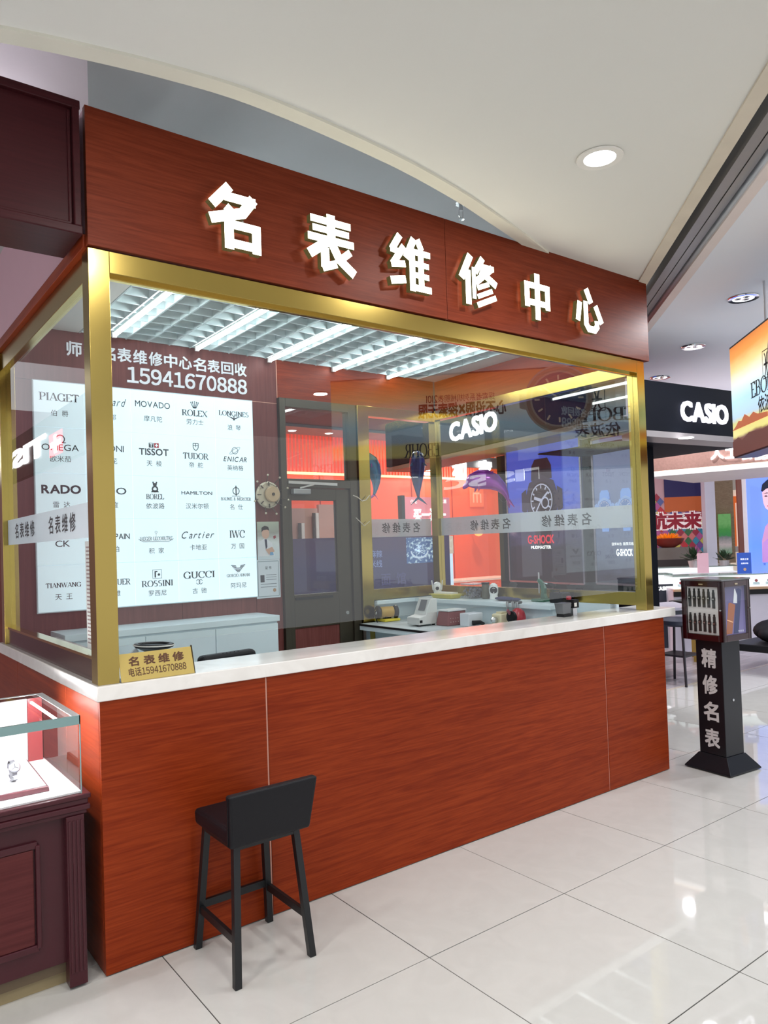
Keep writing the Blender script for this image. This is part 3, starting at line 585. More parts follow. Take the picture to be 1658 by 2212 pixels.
# (column, row): kind, text, width, cap height, height of text middle, bold, second line, its height, emblem
PANELS = {
 (0,0): ('roman','PIAGET',.25,.05,.05,0,'伯 爵',-.055,None), (1,0): ('script','Chopard',.25,.055,.05,0,'萧 邦',-.055,None), (2,0): ('sans','MOVADO',.25,.042,.055,.006,'摩凡陀',-.045,None),
 (3,0): ('roman','ROLEX',.20,.044,.02,0,'劳力士',-.045,crown), (4,0): ('roman','LONGINES',.245,.036,.04,0,'浪 琴',-.065,wings),
 (0,1): ('sans','OMEGA',.23,.040,.02,.004,'欧米茄',-.055,omega), (1,1): ('sans','TITONI',.20,.042,.03,.004,'梅 花',-.055,None), (2,1): ('sans','TISSOT',.21,.045,.02,.03,'天 梭',-.06,tplus),
 (3,1): ('roman','TUDOR',.20,.044,.005,0,'帝 舵',-.06,shield), (4,1): ('italic','ENICAR',.19,.036,-.005,.015,'英纳格',-.07,planet),
 (0,2): ('slab','RADO',.24,.052,.045,.04,'雷 达',-.055,None), (1,2): ('sans','MIDO',.22,.045,.04,.012,'美 度',-.055,None), (2,2): ('roman','BOREL',.13,.036,.005,0,'依波路',-.06,dancer),
 (3,2): ('sans','HAMILTON',.235,.024,.035,.02,'汉米尔顿',-.06,None), (4,2): ('roman','BAUME & MERCIER',.25,.024,-.005,0,'名 仕',-.065,phi),
 (0,3): ('sans','CK',.09,.04,-.01,.004,'',0,None), (1,3): ('sans','BLANCPAIN',.25,.036,.03,.02,'宝 珀',-.055,None), (2,3): ('roman','JAEGER-LECOULTRE',.235,.026,.01,0,'积 家',-.075,anchor),
 (3,3): ('script','Cartier',.25,.05,.03,.006,'卡地亚',-.06,None), (4,3): ('roman','IWC',.125,.055,.03,0,'万 国',-.06,None),
 (0,4): ('roman','TIANWANG',.22,.03,.02,0,'天 王',-.055,None), (1,4): ('roman','TAGHEUER',.25,.04,.02,0,'豪 雅',-.055,None), (2,4): ('roman','ROSSINI',.225,.042,-.005,0,'罗西尼',-.072,rbox),
 (3,4): ('roman','GUCCI',.24,.048,.04,0,'古 驰',-.075,gg), (4,4): ('roman','GIORGIO ARMANI'.replace(' ','-'),.19,.022,.02,0,'阿玛尼',-.055,eagle)}
for (ci, ri), (kd, s1, w, h, y1, bd, s2, y2, em) in PANELS.items():
    x0 = BX+ci*PWD; z1 = BZ-ri*PHT
    pn = build(MB().box((x0+.001,2.178,z1-PHT+.001),(x0+PWD-.001,2.186,z1-.001)), 'panel', BOARD, bo)
    c = Vector((x0+PWD/2,2.1772,z1-PHT/2)); m = MB()
    k = 'roman' if kd == 'roman' else 'cjk'
    letter(m, s1, c+Vector((0,0,y1)), U, V, h, w, kind=k, bold=bd, shear=.45 if kd == 'script' else .25 if kd == 'italic' else 0)
    if s2: letter(m, s2, c+Vector((0,0,y2)), U, V, .040, kind='cjk', track=.05)
    if em: em(m, c)
    tag(build(m, 'print', [INKB, INKR, BOARD], pn), kind='stuff')
# ---- white lettering on the wall
WL = mat('white_acrylic_letter', srgb(226,230,236), .4, emit=.12)
t = E('wall_lettering', (1.1,2.19,2.93), 'row of white Chinese characters on the wood wall above the white board', 'lettering')
for k, ch in enumerate('师修名表维修中心名表回收'):
    m = MB(); letter(m, ch, (.519+k*.1103,2.199,2.969), U, V, .094, .094, bold=.02, depth=.006); build(m, 'character', WL, t)
t = E('phone_number_lettering', (1.3,2.19,2.78), 'white eleven digit phone number on the wood wall below the characters', 'lettering')
for k, ch in enumerate('１５９４１６７０８８８'):
    m = MB(); letter(m, ch, (.905+k*.0838,2.199,2.838), U, V, .105, None if ch == '１' else .072, kind='wide', bold=.025, depth=.006); build(m, 'digit', WL, t)
# ---- low white cabinet under the board
t = E('low_cabinet', (1.05,2.0,0), 'low white cabinet with plain doors against the wood wall', 'cabinet')
build(MB().box((.34,1.86,.0),(1.80,2.195,1.07)), 'body', WLAM, t, .003); build(MB().box((.33,1.84,1.07),(1.81,2.197,1.112)), 'top', WLAM, t, .003)
for k in range(3): build(MB().box((.342+k*.486,1.845,.05),(.824+k*.486,1.86,1.055)), 'door', WLAM, t, .002)
# ---- wall clock with little flower stalks
c = Vector((1.925,2.16,2.012)); t = E('wall_clock', c-Vector((0,0,.12)), 'round cream wall clock with little flower stalks around its rim', 'clock')
CREAM = mat('clock_cream', srgb(206,196,172), .4, .3); DARKM = mat('clock_dark', srgb(84,76,66), .4, .6)
build(MB().lathe([(.10,0),(.104,.02),(.09,.028),(.0885,.02),(.001,.02)], c+Vector((0,.03,0)), (0,-1,0), 36), 'dial', CREAM, t, smooth=True)
build(MB().lathe([(.062,0),(.062,.016),(.055,.022),(.001,.022)], c+Vector((.028,.004,.004)), (0,-1,0), 30), 'small_dial', mat('clock_tan', srgb(196,168,132), .5), t, smooth=True)
build(MB().lathe([(.012,0),(.012,.008),(.001,.008)], c+Vector((.028,-.018,.004)), (0,-1,0), 14), 'hub', DARKM, t)
for k in range(8): build(MB().bar(c+Vector((.07*math.cos(k*.785),-.004,.07*math.sin(k*.785))), c+Vector((.1*math.cos(k*.785),-.004,.1*math.sin(k*.785))), .01, .006), 'hour_mark', DARKM, t)
for k, a in enumerate((20,60,100,140,200,250,285,320,345)):
    a = math.radians(a); d = Vector((math.cos(a),0,math.sin(a))); m = MB().tube([c+d*.1, c+d*.125+Vector((0,-.02,0)), c+d*.15+Vector((.006,-.03,0))], .003, 6)
    st = build(m, 'stalk', DARKM, t); build(MB().ball(c+d*.153+Vector((.006,-.03,0)), .009, n=8), 'bud', CREAM, st, smooth=True)
# ---- photo of a repairer and certificate
def flatpic(name, x0, z0, x1, z1, y, base, label, cat, frame=None):
    t = E(name, ((x0+x1)/2,y,z0), label, cat); build(MB().box((x0,y-.006,z0),(x1,y,z1)), 'sheet', base, t)
    return t, Vector(((x0+x1)/2, y-.0066, (z0+z1)/2))
t, c = flatpic('photo_print', 1.832,1.513,2.022,1.806,2.199, ramp('photo_ground', [(0,srgb(196,208,214)),(.45,srgb(210,216,214)),(.7,srgb(150,150,140)),(1,srgb(170,180,160))],2,0,.293,.08,.35), 'photo print of a person in white coat working at a bench', 'photo')
SKIN = mat('print_skin', srgb(214,172,150), .6); HAIR = mat('print_hair', srgb(40,34,36), .6); COAT = mat('print_coat', srgb(226,228,232), .6); NAVY = mat('print_navy', srgb(44,48,72), .6)
for nm, mm, pts in (('coat',COAT,[(-.09,-.12),(.05,-.12),(.03,-.02),(-.03,.02),(-.085,-.01)]),('tie',NAVY,[(-.035,.01),(-.015,.01),(-.012,-.05),(-.026,-.07)]),('face',SKIN,[(a-.025,b+.055) for a,b in arcp(0,0,.033,.042,0,360,16)[:-1]]),('hair',HAIR,[(-.06,.065),(-.058,.1),(-.03,.115),(.0,.105),(.008,.075),(-.01,.085),(-.045,.08)]),('hand',SKIN,[(-.03,-.07),(.03,-.05),(.05,-.085),(.0,-.11)]),('lamp',mat('print_red', srgb(150,50,60), .6),[(.04,.03),(.06,.04),(.065,.02),(.045,.01)]),('bag',mat('print_blue', srgb(120,170,210), .6),[(.005,-.115),(.04,-.115),(.036,-.09),(.01,-.09)])):
    m = MB(); c = c+Vector((0,-.0004,0)); polyf(m, c, U, V, pts); build(m, nm, mm, t)
t, c = flatpic('certificate', 1.815,1.215,2.02,1.512,2.199, mat('certificate_paper', srgb(206,214,220), .5, emit=.05), 'framed certificate with small portrait and red seal under the photo', 'certificate')
m = MB()
for a, b in (((-.09,-.135),(.09,-.135)),((.09,-.135),(.09,.135)),((.09,.135),(-.09,.135)),((-.09,.135),(-.09,-.135))): lin(m, c, U, V, a, b, .006)
build(m, 'border', mat('cert_border', srgb(150,166,172), .6), t)
m = MB(); letter(m, '证书', c+Vector((0,0,.085)), U, V, .022, track=.3, bold=.03)
for k in range(5): lin(m, c, U, V, (-.02 if k < 3 else -.07,.03-.018*k if k < 3 else -.04-.022*(k-3)), (.07,.03-.018*k if k < 3 else -.04-.022*(k-3)), .004)
build(m, 'print', mat('cert_ink', srgb(110,120,128), .6), t)
m = MB(); polyf(m, c, U, V, [(-.07,-.025),(-.035,-.025),(-.035,.03),(-.07,.03)]); build(m, 'portrait', mat('cert_portrait', srgb(70,72,80), .6), t)
m = MB(); disc(m, c, U, V, .05, -.09, .014); build(m, 'seal', mat('cert_seal', srgb(176,140,110), .6), t)
# ---- things on the counter and behind it
t = E('name_plate', (.235,.05,ZT), 'slanted brass name plate with dark lettering beside the corner post', 'name plate')
A = Vector((.086,.004,ZT+.001)); up = Vector((0,.035,.104)).normalized()
build(MB().obox(A, (.30,0,0), Vector((0,up.z,-up.y))*.004, up*.112), 'plate', mat('plate_brass', srgb(206,180,104), .3, .55), t, .0015)
build(MB().box((.086,.008,ZT),(.386,.10,ZT+.003)), 'foot', mat('plate_dark', srgb(70,60,40), .4, .4), t); build(MB().prism([(.386,.006,ZT),(.386,.1,ZT),(.386,.045,ZT+.112),(.386,.038,ZT+.112)], (.004,0,0)), 'end_cheek', MATS['plate_dark'], t)
PI = mat('plate_ink', srgb(86,48,20), .5); nrm = Vector((0,-up.z,up.y))
m = MB(); letter(m, '名表维修', A+Vector((.15,0,0))+up*.078+nrm*.0008, U, up, .036, .225, track=.3, bold=.03); build(m, 'lettering', PI, t)
m = MB(); letter(m, '电话１５９４１６７０８８８', A+Vector((.15,0,0))+up*.035+nrm*.0008, U, up, .027, .235, kind='wide', bold=.012); build(m, 'phone_number', PI, t)
# magnifier lamp
c = Vector((.575,1.0,1.098)); t = E('magnifier_lamp', (.5,1.0,.75), 'black round magnifier lamp on a grey arm behind the name plate', 'lamp')
build(MB().lathe([(.045,-.032),(.05,-.028),(.10,-.004),(.104,.006),(.10,.014),(.082,.014),(.08,.004),(.001,.004)], c, (.05,.0,1), 32), 'head', BLACK, t, smooth=True)
build(MB().lathe([(.105,0),(.107,.004),(.105,.008),(.1035,.004),(.105,0)], c+Vector((0,0,.002)), (.05,0,1), 32, cap=False), 'rim', WHITE, t, smooth=True)
build(MB().lathe([(.02,-.05),(.028,-.03),(.02,-.025)], c, (.05,0,1), 16), 'knob', BLACK, t)
build(MB().bar(c+Vector((-.09,0,-.01)), (.36,1.0,1.0), .018, .022).bar((.36,1.0,1.0),(.34,1.02,.78), .018, .022), 'arm', mat('lamp_grey', srgb(190,194,196), .4, .3), t); build(MB().box((.30,.96,.75),(.40,1.06,.78)), 'clamp', BLACK, t)
t = E('repair_desk', (.33,1.2,0), 'white repair desk along the left glass, under the magnifier lamp', 'desk')
build(MB().box((.06,.62,.72),(.62,1.78,.75)), 'top', WLAM, t, .003)
for a in (.10,.58):
    for b in (.66,1.74): build(MB().box((a-.02,b-.02,.002),(a+.02,b+.02,.72)), 'leg', STEEL, t)
# office chair
t = E('office_chair', (.98,.80,0), 'black leather office chair with its backrest just above the worktop', 'chair')
def pad(o, u, v, w, n=6):
    m = MB(); m.obox(o, u, v, w); return m
build(MB().obox((.80,.86,.60), (.36,.05,0), (-.012,.075,0), (.0,.03,.425)), 'backrest', LEATHER, t, .03, seg=4)
m = MB()
for k in range(5): m.tube([(.935+.025*k,.966+.0035*k,1.0),(.935+.025*k,.955+.0035*k,1.018),(.938+.025*k,.925+.0035*k,1.0238)], .0022, 6)
build(m, 'stitch_ribs', LEATHER, t)
build(MB().box((.76,.42,.44),(1.18,.88,.53)), 'seat', LEATHER, t, .03, seg=4); build(MB().tube([(.97,.65,.12),(.97,.65,.44)], .025), 'column', CHROME, t)
for k in range(5):
    a = k*2*math.pi/5; q = Vector((.97+.26*math.cos(a),.65+.26*math.sin(a),.06)); lg = build(MB().tube([(.97,.65,.13), q], [.03,.018]), 'leg', CHROME, t); build(MB().lathe([(.028,-.014),(.028,.014)], q-Vector((0,0,.031)), (-math.sin(a),math.cos(a),0), 12), 'castor', BLACK, lg)
build(MB().bar((.96,.9,.62),(.96,.86,.46),.06,.02), 'back_bracket', BLACKM, t)
# ---- white ledge and bench in the right rear corner
t = E('side_ledge', (3.4,1.2,0), 'white ledge cabinet below the right and rear windows of the kiosk', 'cabinet')
build(MB().box((3.36,.62,.0),(3.595,2.10,1.09)), 'body', WLAM, t, .003); build(MB().box((3.31,.60,1.09),(3.598,2.112,1.124)), 'top', WLAM, t, .004)
build(MB().box((2.90,2.115,1.09),(3.598,2.148,1.124)), 'rear_top', WLAM, t, .004)
t = E('work_bench', (3.0,1.75,0), 'low white work bench with dark edge in the rear corner', 'bench')
build(MB().box((2.70,1.18,.90),(3.34,2.10,.945)), 'top', WLAM, t); build(MB().box((2.695,1.175,.935),(3.345,2.1,.95)), 'edge_band', BLACK, t); build(MB().box((2.705,1.185,.946),(3.335,2.095,.9515)), 'mat', mat('bench_mat', srgb(190,198,200), .5), t)
for a in (2.74,3.30):
    for b in (1.22,2.06): build(MB().box((a-.02,b-.02,.002),(a+.02,b+.02,.9)), 'leg', STEEL, t)
ZM = .952
c = Vector((2.93,1.56,ZM)); t = E('timing_machine', c, 'white desktop machine with sloped grey keypad on the low bench', 'machine')
MW = mat('machine_white', srgb(206,208,206), .45)
build(MB().prism([c+Vector((-.09,-.06,.012)),c+Vector((.10,-.06,.012)),c+Vector((.10,-.06,.21)),c+Vector((.035,-.06,.21)),c+Vector((-.02,-.06,.085)),c+Vector((-.09,-.06,.07))], (0,.15,0)), 'body', MW, t, .006)
n = Vector((-.125,0,.055)).normalized()
build(MB().obox(c+Vector((-.008,-.03,.118))+n*.003, (.035,0,.08), (0,.07,0), n*.004), 'keypad', mat('keypad_grey', srgb(96,98,102), .5), t); build(MB().box(c+Vector((-.085,-.062,.03)), c+Vector((-.06,-.064,.05))), 'badge', BLACK, t)
for q in (-.07,.08): build(MB().lathe([(.012,0),(.012,.012)], c+Vector((q,-.03,0))), 'foot', BLACK, t)
c = Vector((3.10,1.42,ZM)); t = E('storage_bin', c, 'rosy perforated plastic bin under a clear lid on the low bench', 'bin')
PINK = mat('rosy_plastic', srgb(136,92,94), .4)
build(MB().hexa([c+Vector(p) for p in ((-.1,-.07,0),(.1,-.07,0),(.1,.07,0),(-.1,.07,0),(-.08,-.06,.11),(.1,-.06,.11),(.1,.06,.11),(-.08,.06,.11))]), 'body', PINK, t, .006)
m = MB()
for i in range(6):
    for j in range(3): m.lathe([(.004,0),(.004,.002)], c+Vector((-.065+.026*i,-.066+.003*j,.03+.026*j)), (0,-1,0), 8)
tag(build(m, 'vent_holes', mat('pale_hole', srgb(206,196,190), .5), t), kind='stuff'); build(MB().box(c+Vector((-.085,-.066,.11)), c+Vector((.105,.066,.122))), 'lid', mat('frosted_lid', srgb(214,218,220), .3), t, .003)
c = Vector((3.20,1.22,ZM)); t = E('frosted_case', c, 'frosted clear plastic case with black handle at the bench front', 'case')
build(MB().box(c+Vector((-.13,-.03,0)), c+Vector((.02,.07,.1))), 'body', mat('frosted_plastic', srgb(214,220,226), .3), t, .006); build(MB().tube([c+Vector((-.10,-.04,.03)),c+Vector((-.04,-.06,.03)),c+Vector((.0,-.055,.015))], [.018,.016,.012]), 'handle', BLACK, t)
c = Vector((3.30,1.05,ZM)); t = E('cream_motor', c, 'cream boxy motor tool on the bench left of the red grinder', 'tool')
CR = mat('cream_enamel', srgb(226,218,186), .4)
build(MB().box(c+Vector((-.08,-.05,0)), c+Vector((.04,.05,.095))), 'body', CR, t, .012); build(MB().lathe([(.02,0),(.022,.03),(.01,.05)], c+Vector((-.08,0,.05)), (-1,0,0)), 'spindle', STEEL, t); build(MB().box(c+Vector((-.05,-.03,.095)), c+Vector((.02,.03,.108))), 'cap', CR, t, .004)
# stand for the two tools, so that they rest on something: small bench at the ledge foot
t = E('tool_shelf', (3.3,1.0,0), 'white shelf in front of the ledge carrying the motor tools', 'shelf')
build(MB().box((3.12,.72,.90),(3.355,1.17,.95)), 'board', WLAM, t); build(MB().box((3.14,.74,0),(3.35,.76,.9)), 'side', WLAM, t); build(MB().box((3.14,1.13,0),(3.35,1.15,.9)), 'side', WLAM, t)
c = Vector((3.255,.86,ZM)); t = E('red_grinder', c, 'red domed grinder with black wheel guard behind the worktop', 'tool')
RED = mat('red_enamel', srgb(170,38,52), .3, coat=.4)
build(MB().lathe([(.05,0),(.058,.02),(.058,.08),(.045,.12),(.02,.14),(.001,.144)], c+Vector((0,0,.004)), n=24), 'housing', RED, t, smooth=True)
build(MB().lathe([(.044,0),(.044,.02),(.03,.024)], c+Vector((-.058,.0,.085)), (-1,.0,0)), 'wheel_guard', BLACK, t); build(MB().box(c+Vector((.03,-.045,0)), c+Vector((.085,.045,.03))), 'foot', RED, t, .006); build(MB().bar(c+Vector((-.085,0,.11)), c+Vector((-.12,-.01,.14)),.012,.02), 'lever', mat('lever_rose', srgb(150,90,100), .4), t)
# bench grinder on wall bracket
c = Vector((2.955,2.06,1.03)); t = E('bench_grinder', (2.95,2.1,.95), 'yellow bench motor with black end discs on a wall bracket', 'tool')
YEL = mat('motor_yellow', srgb(190,150,60), .4); YB = mat('bracket_yellow', srgb(222,206,70), .45)
ax = Vector((1,-.35,0)).normalized()
build(MB().lathe([(.042,-.055),(.046,-.05),(.046,.05),(.042,.055)], c, ax, 20), 'motor', YEL, t, smooth=True)
for s in (-1,1):
    w_ = build(MB().lathe([(.05,-.012),(.055,-.006),(.055,.014),(.04,.022)], c+ax*(s*.075), ax*s, 22), 'end_disc', BLACK, t, smooth=True); build(MB().lathe([(.022,.022),(.02,.028),(.001,.029)], c+ax*(s*.075), ax*s, 14), 'hub_cap', STEEL, w_)
build(MB().box((2.89,2.0,.955),(3.05,2.195,.975)), 'shelf', YB, t, .003); build(MB().obox(c+Vector((-.03,-.02,-.06)), (.06,0,0), (0,.04,0), (0,0,.03)), 'pedestal', BLACK, t)
m = MB(); m.tube([c+ax*-.08+Vector((0,0,.03)), c+Vector((-.13,0,.0)), c+Vector((-.115,-.01,-.07)), c+Vector((-.06,-.01,-.135)), c+Vector((-.02,0,-.12)), c+Vector((-.01,0,-.06))], .005, 8); build(m, 'cable', BLACK, t, smooth=True)
# ledge things
ZL = 1.125
def ipcam(c, label, aer):
    t = E('web_camera', c, label, 'camera', 'white web cameras on the ledge'); c = Vector(c)
    build(MB().lathe([(.034,0),(.036,.006),(.03,.03),(.036,.05),(.038,.09),(.03,.118),(.012,.13),(.001,.131)], c, n=24), 'body', mat('camera_white', srgb(232,232,230), .35), t, smooth=True)
    d = (CAM-c); d.z = -.1; d.normalize(); q = c+Vector((0,0,.075))
    le = build(MB().lathe([(.03,.022),(.03,.030),(.026,.036),(.001,.036)], q, d, 20), 'lens_ring', BLACK if not aer else MATS['camera_white'], t, smooth=True)
    build(MB().ball(q+d*.03, .017), 'lens', mat('lens_black', (.004,.004,.006), .08), le, smooth=True)
    if aer:
        for s in (-1,1): build(MB().tube([c+Vector((.033*s,-.02*s,.06)), c+Vector((.04*s,-.025*s,.145))], .005, 8), 'antenna', MATS['camera_white'], t)
ipcam((3.475,2.0,ZL), 'white web camera with two aerials in the rear ledge corner', True)
ipcam((3.52,1.36,ZL), 'white web camera with black ball lens on the ledge below the balloons', False)
t = E('yellow_tray', (3.44,1.83,ZL), 'yellow plastic tray on the ledge beside the corner camera', 'tray')
build(MB().hexa([(3.36,1.70,ZL),(3.46,1.70,ZL),(3.46,1.93,ZL),(3.36,1.93,ZL),(3.345,1.685,ZL+.03),(3.475,1.685,ZL+.03),(3.475,1.945,ZL+.03),(3.345,1.945,ZL+.03)]), 'tub', mat('tray_yellow', srgb(222,206,90), .4), t, .003); build(MB().box((3.335,1.675,ZL+.03),(3.485,1.955,ZL+.036)), 'rim', MATS['tray_yellow'], t); build(MB().box((3.37,1.71,ZL+.036),(3.45,1.91,ZL+.05)), 'paper', WHITE, t)
t = E('clear_box', (3.52,1.6,ZL), 'clear box full of small grey parts on the ledge', 'box')
build(MB().box((3.45,1.52,ZL),(3.585,1.665,ZL+.115)), 'shell', glass('box_clear', (.93,.94,.95), boost=2), t); build(MB().box((3.445,1.515,ZL+.115),(3.59,1.67,ZL+.125)), 'lid', mat('clear_lid', srgb(196,180,190), .3), t)
m = MB()
for k in range(120): m.ball((random.uniform(3.462,3.573), random.uniform(1.535,1.65), ZL+.012+random.uniform(0,.075)), random.uniform(.006,.014), n=6)
tag(build(m, 'small_parts', [mat('parts_grey', srgb(150,148,156), .4, .3)], t), kind='stuff')
t = E('olive_jar', (3.53,1.46,ZL), 'dark olive jar of tools between the clear box and a camera', 'jar')
build(MB().lathe([(.03,0),(.034,.01),(.034,.1),(.03,.112),(.03,.12)], (3.53,1.46,ZL), n=20), 'body', mat('jar_olive', srgb(90,88,74), .3), t, smooth=True); build(MB().lathe([(.034,0),(.034,.016)], (3.53,1.46,ZL+.118), n=20), 'lid', BLACK, t)
t = E('blue_pouch', (3.47,1.14,ZL), 'dark blue cloth pouch lying on the ledge', 'pouch')
build(MB().ball((3.46,1.18,ZL+.016), .016, (3.0,6.5,1), 16), 'body', mat('pouch_navy', srgb(52,54,90), .8), t, smooth=True); build(MB().ball((3.47,1.08,ZL+.013), .013, (2.6,4,1), 12), 'flap', MATS['pouch_navy'], t, smooth=True)
for k, (yy, l, lab) in enumerate(((1.00,.10,'steel tweezers hanging over the ledge edge, farthest of three tools'),(.945,.13,'steel pliers hanging over the ledge edge, middle of three tools'),(.90,.12,'steel pincers hanging over the ledge edge, nearest of three tools'))):
    t = E('hanging_tool', (3.3,yy,ZL-l), lab, 'tool', 'steel tools hanging at the ledge edge')
    build(MB().tube([(3.30,yy,ZL+.012),(3.296,yy-.004,ZL-.03),(3.297,yy-.006,ZL-l)], [.005,.004,.002], 8), 'jaw', STEEL, t); build(MB().tube([(3.30,yy+.014,ZL+.012),(3.296,yy+.01,ZL-.03),(3.297,yy-.002,ZL-l)], [.005,.004,.002], 8), 'jaw', STEEL, t)
    build(MB().tube([(3.302,yy+.002,ZL+.006),(3.345,yy+.004,ZL+.008)], .009, 8), 'grip', BLACK, t)
c = Vector((3.54,.88,ZL)); t = E('watch_press', c, 'green cast iron hand press with steel lever on the ledge', 'press')
GRN = mat('press_green', srgb(58,104,84), .35)
build(MB().box(c+Vector((-.05,-.06,0)), c+Vector((.05,.06,.022))), 'base', GRN, t, .006)
m = MB(); m.prism([c+Vector(p) for p in ((0,.01,.02),(0,-.045,.02),(0,-.03,.06),(0,-.035,.1),(0,-.01,.15),(0,.03,.175),(0,.035,.15),(0,.005,.12),(0,0,.08))], (.03,0,0)); build(m, 'column', GRN, t, .005)
build(MB().tube([c+Vector((.015,.03,.06)), c+Vector((.015,.03,.22))], .006), 'spindle', STEEL, t); lv = build(MB().tube([c+Vector((.015,.045,.155)), c+Vector((.015,-.06,.135))], .006), 'lever', CHROME, t); build(MB().tube([c+Vector((.015,-.06,.135)), c+Vector((.015,-.13,.125))], .010), 'grip', BLACK, lv)
t = E('tool_case', (3.54,.72,ZL), 'small black tool case on the ledge beside the green press', 'case')
build(MB().box((3.49,.64,ZL),(3.59,.76,ZL+.075)), 'body', BLACK, t, .008); build(MB().tube([(3.50,.67,ZL+.075),(3.50,.67,ZL+.09),(3.50,.73,ZL+.09),(3.50,.73,ZL+.075)], .004, 8), 'handle', BLACK, t)
c = Vector((2.99,.21,ZT)); t = E('bench_vice', c, 'small grey bench vice with black knob on the worktop', 'vice')
VG = mat('vice_grey', srgb(120,122,126), .4, .4)
build(MB().hexa([c+Vector(p) for p in ((-.05,-.03,.02),(.02,-.03,.02),(.02,.03,.02),(-.05,.03,.02),(-.06,-.035,.09),(.03,-.035,.09),(.03,.035,.09),(-.06,.035,.09))]), 'body', VG, t, .004); build(MB().box(c+Vector((-.045,-.03,0)), c+Vector((.03,.03,.02))), 'foot', BLACK, t)
build(MB().box(c+Vector((.055,-.03,.05)), c+Vector((.11,.03,.105))), 'gauge', BLACK, t, .004); build(MB().box(c+Vector((.06,-.032,.06)), c+Vector((.085,-.0305,.085))), 'gauge_face', WHITE, t); build(MB().lathe([(.014,0),(.018,.01),(.014,.024),(.001,.026)], c+Vector((.045,0,.105))), 'red_knob', RED, t, smooth=True); build(MB().tube([c+Vector((.0,0,.065)), c+Vector((.06,0,.065))], .012), 'screw', STEEL, t); build(MB().box(c+Vector((.06,-.02,0)), c+Vector((.10,.02,.05))), 'post', STEEL, t)
# ================================================================ bar stool
t = E('bar_stool', (.515,-.2,0), 'black leather bar stool with low back standing before the counter', 'stool')
FT = {'fl':(.353,-.385),'fr':(.677,-.375),'bl':(.353,-.028),'br':(.677,-.028)}       # feet, back legs at the counter side
ST = 0.498
TP = {'fl':(.385,-.335),'fr':(.64,-.335),'bl':(.385,-.075),'br':(.64,-.075)}
for k in FT:
    a = Vector((*FT[k],0)); b = Vector((*TP[k],ST)); d = b-a; w = .0135
    build(MB().hexa([a+Vector(q) for q in ((-w,-w,0),(w,-w,0),(w,w,0),(-w,w,0))]+[b+Vector(q) for q in ((-w,-w,0),(w,-w,0),(w,w,0),(-w,w,0))]), 'leg', BLACKM, t, .0015)
def onleg(k, z): a, b = FT[k], TP[k]; s = z/ST; return Vector((a[0]+(b[0]-a[0])*s, a[1]+(b[1]-a[1])*s, z))
for a, b, z in (('fl','bl',.16),('fr','br',.16),('bl','br',.176)): build(MB().bar(onleg(a,z), onleg(b,z), .016, .03), 'foot_rail', BLACKM, t, .001)
build(MB().box((.372,-.348,ST-.022),(.653,-.062,ST+.002)), 'seat_frame', BLACKM, t, .002)
build(MB().hexa([(.345,-.372,ST+.002),(.678,-.372,ST+.002),(.675,-.04,ST+.002),(.348,-.04,ST+.002),(.343,-.372,ST+.072),(.68,-.372,ST+.072),(.677,-.036,ST+.066),(.346,-.036,ST+.066)]), 'seat', LEATHER, t, .018, seg=4)
build(MB().hexa([(.343,-.385,ST+.002),(.682,-.385,ST+.002),(.682,-.345,ST+.002),(.343,-.345,ST+.002),(.325,-.425,ST+.208),(.70,-.425,ST+.208),(.70,-.385,ST+.208),(.325,-.385,ST+.208)]), 'backrest', LEATHER, t, .010, seg=3)
m = MB()
for s in (.3415,.6835): m.tube([(s-.0005,-.3665,ST+.01),(s+(-.016 if s < .5 else .016),-.404,ST+.20)], .002, 6)
build(m, 'piping', LEATHER, t)
# ================================================================ left neighbour: glass display case
t = E('display_case', (-1.0,.3,0), 'maroon display case with lit glass top beside the kiosk corner', 'display case')
XR, XL = -.055, -2.3
MM = mat('maroon_lacquer', srgb(68,26,34), .34, noise=.1, coat=.08, spec=.3)
build(MB().box((XL,.035,.09),(XR-.03,.62,.645)), 'body', MM, t, .003)
build(MB().box((XL,.07,.0),(XR-.045,.6,.05)), 'plinth', mat('plinth_tan', srgb(150,134,100), .5), t); build(MB().box((XL,.05,.05),(XR-.04,.6,.09)), 'plinth_moulding', mat('plinth_brown', srgb(96,80,60), .5), t)
for k, (z0, z1, o) in enumerate(((.632,.648,.0),(.648,.668,-.01),(.668,.69,-.004),(.69,.708,-.012))): build(MB().box((XL,.0+o,z0),(XR-.0-o,.64,z1)), 'cornice', MM, t, .004)
for xr in (XR-.012, XR-1.0):
    pl = build(MB().box((xr-.064,-.004,.01),(xr,.05,.632)), 'pilaster', MM, t, .002)
    for k in range(4): build(MB().box((xr-.058+k*.0145,-.0075,.06),(xr-.049+k*.0145,-.004,.615)), 'flute', MM, pl, .0015)
xa, xb = XR-.17, XR-.94
for a, b in (((xb,.18),(xa,.18)),((xa,.18),(xa,.55)),((xa,.55),(xb,.55)),((xb,.55),(xb,.18))):
    build(MB().bar((a[0],.03,a[1]),(b[0],.03,b[1]),.016,.026), 'panel_moulding', MM, t, .004)
build(MB().box((xb+.014,.024,.194),(xa-.014,.036,.536)), 'raised_panel', wood('maroon_grain', srgb(78,34,36), srgb(92,44,44), 'x', .4), t, .004)
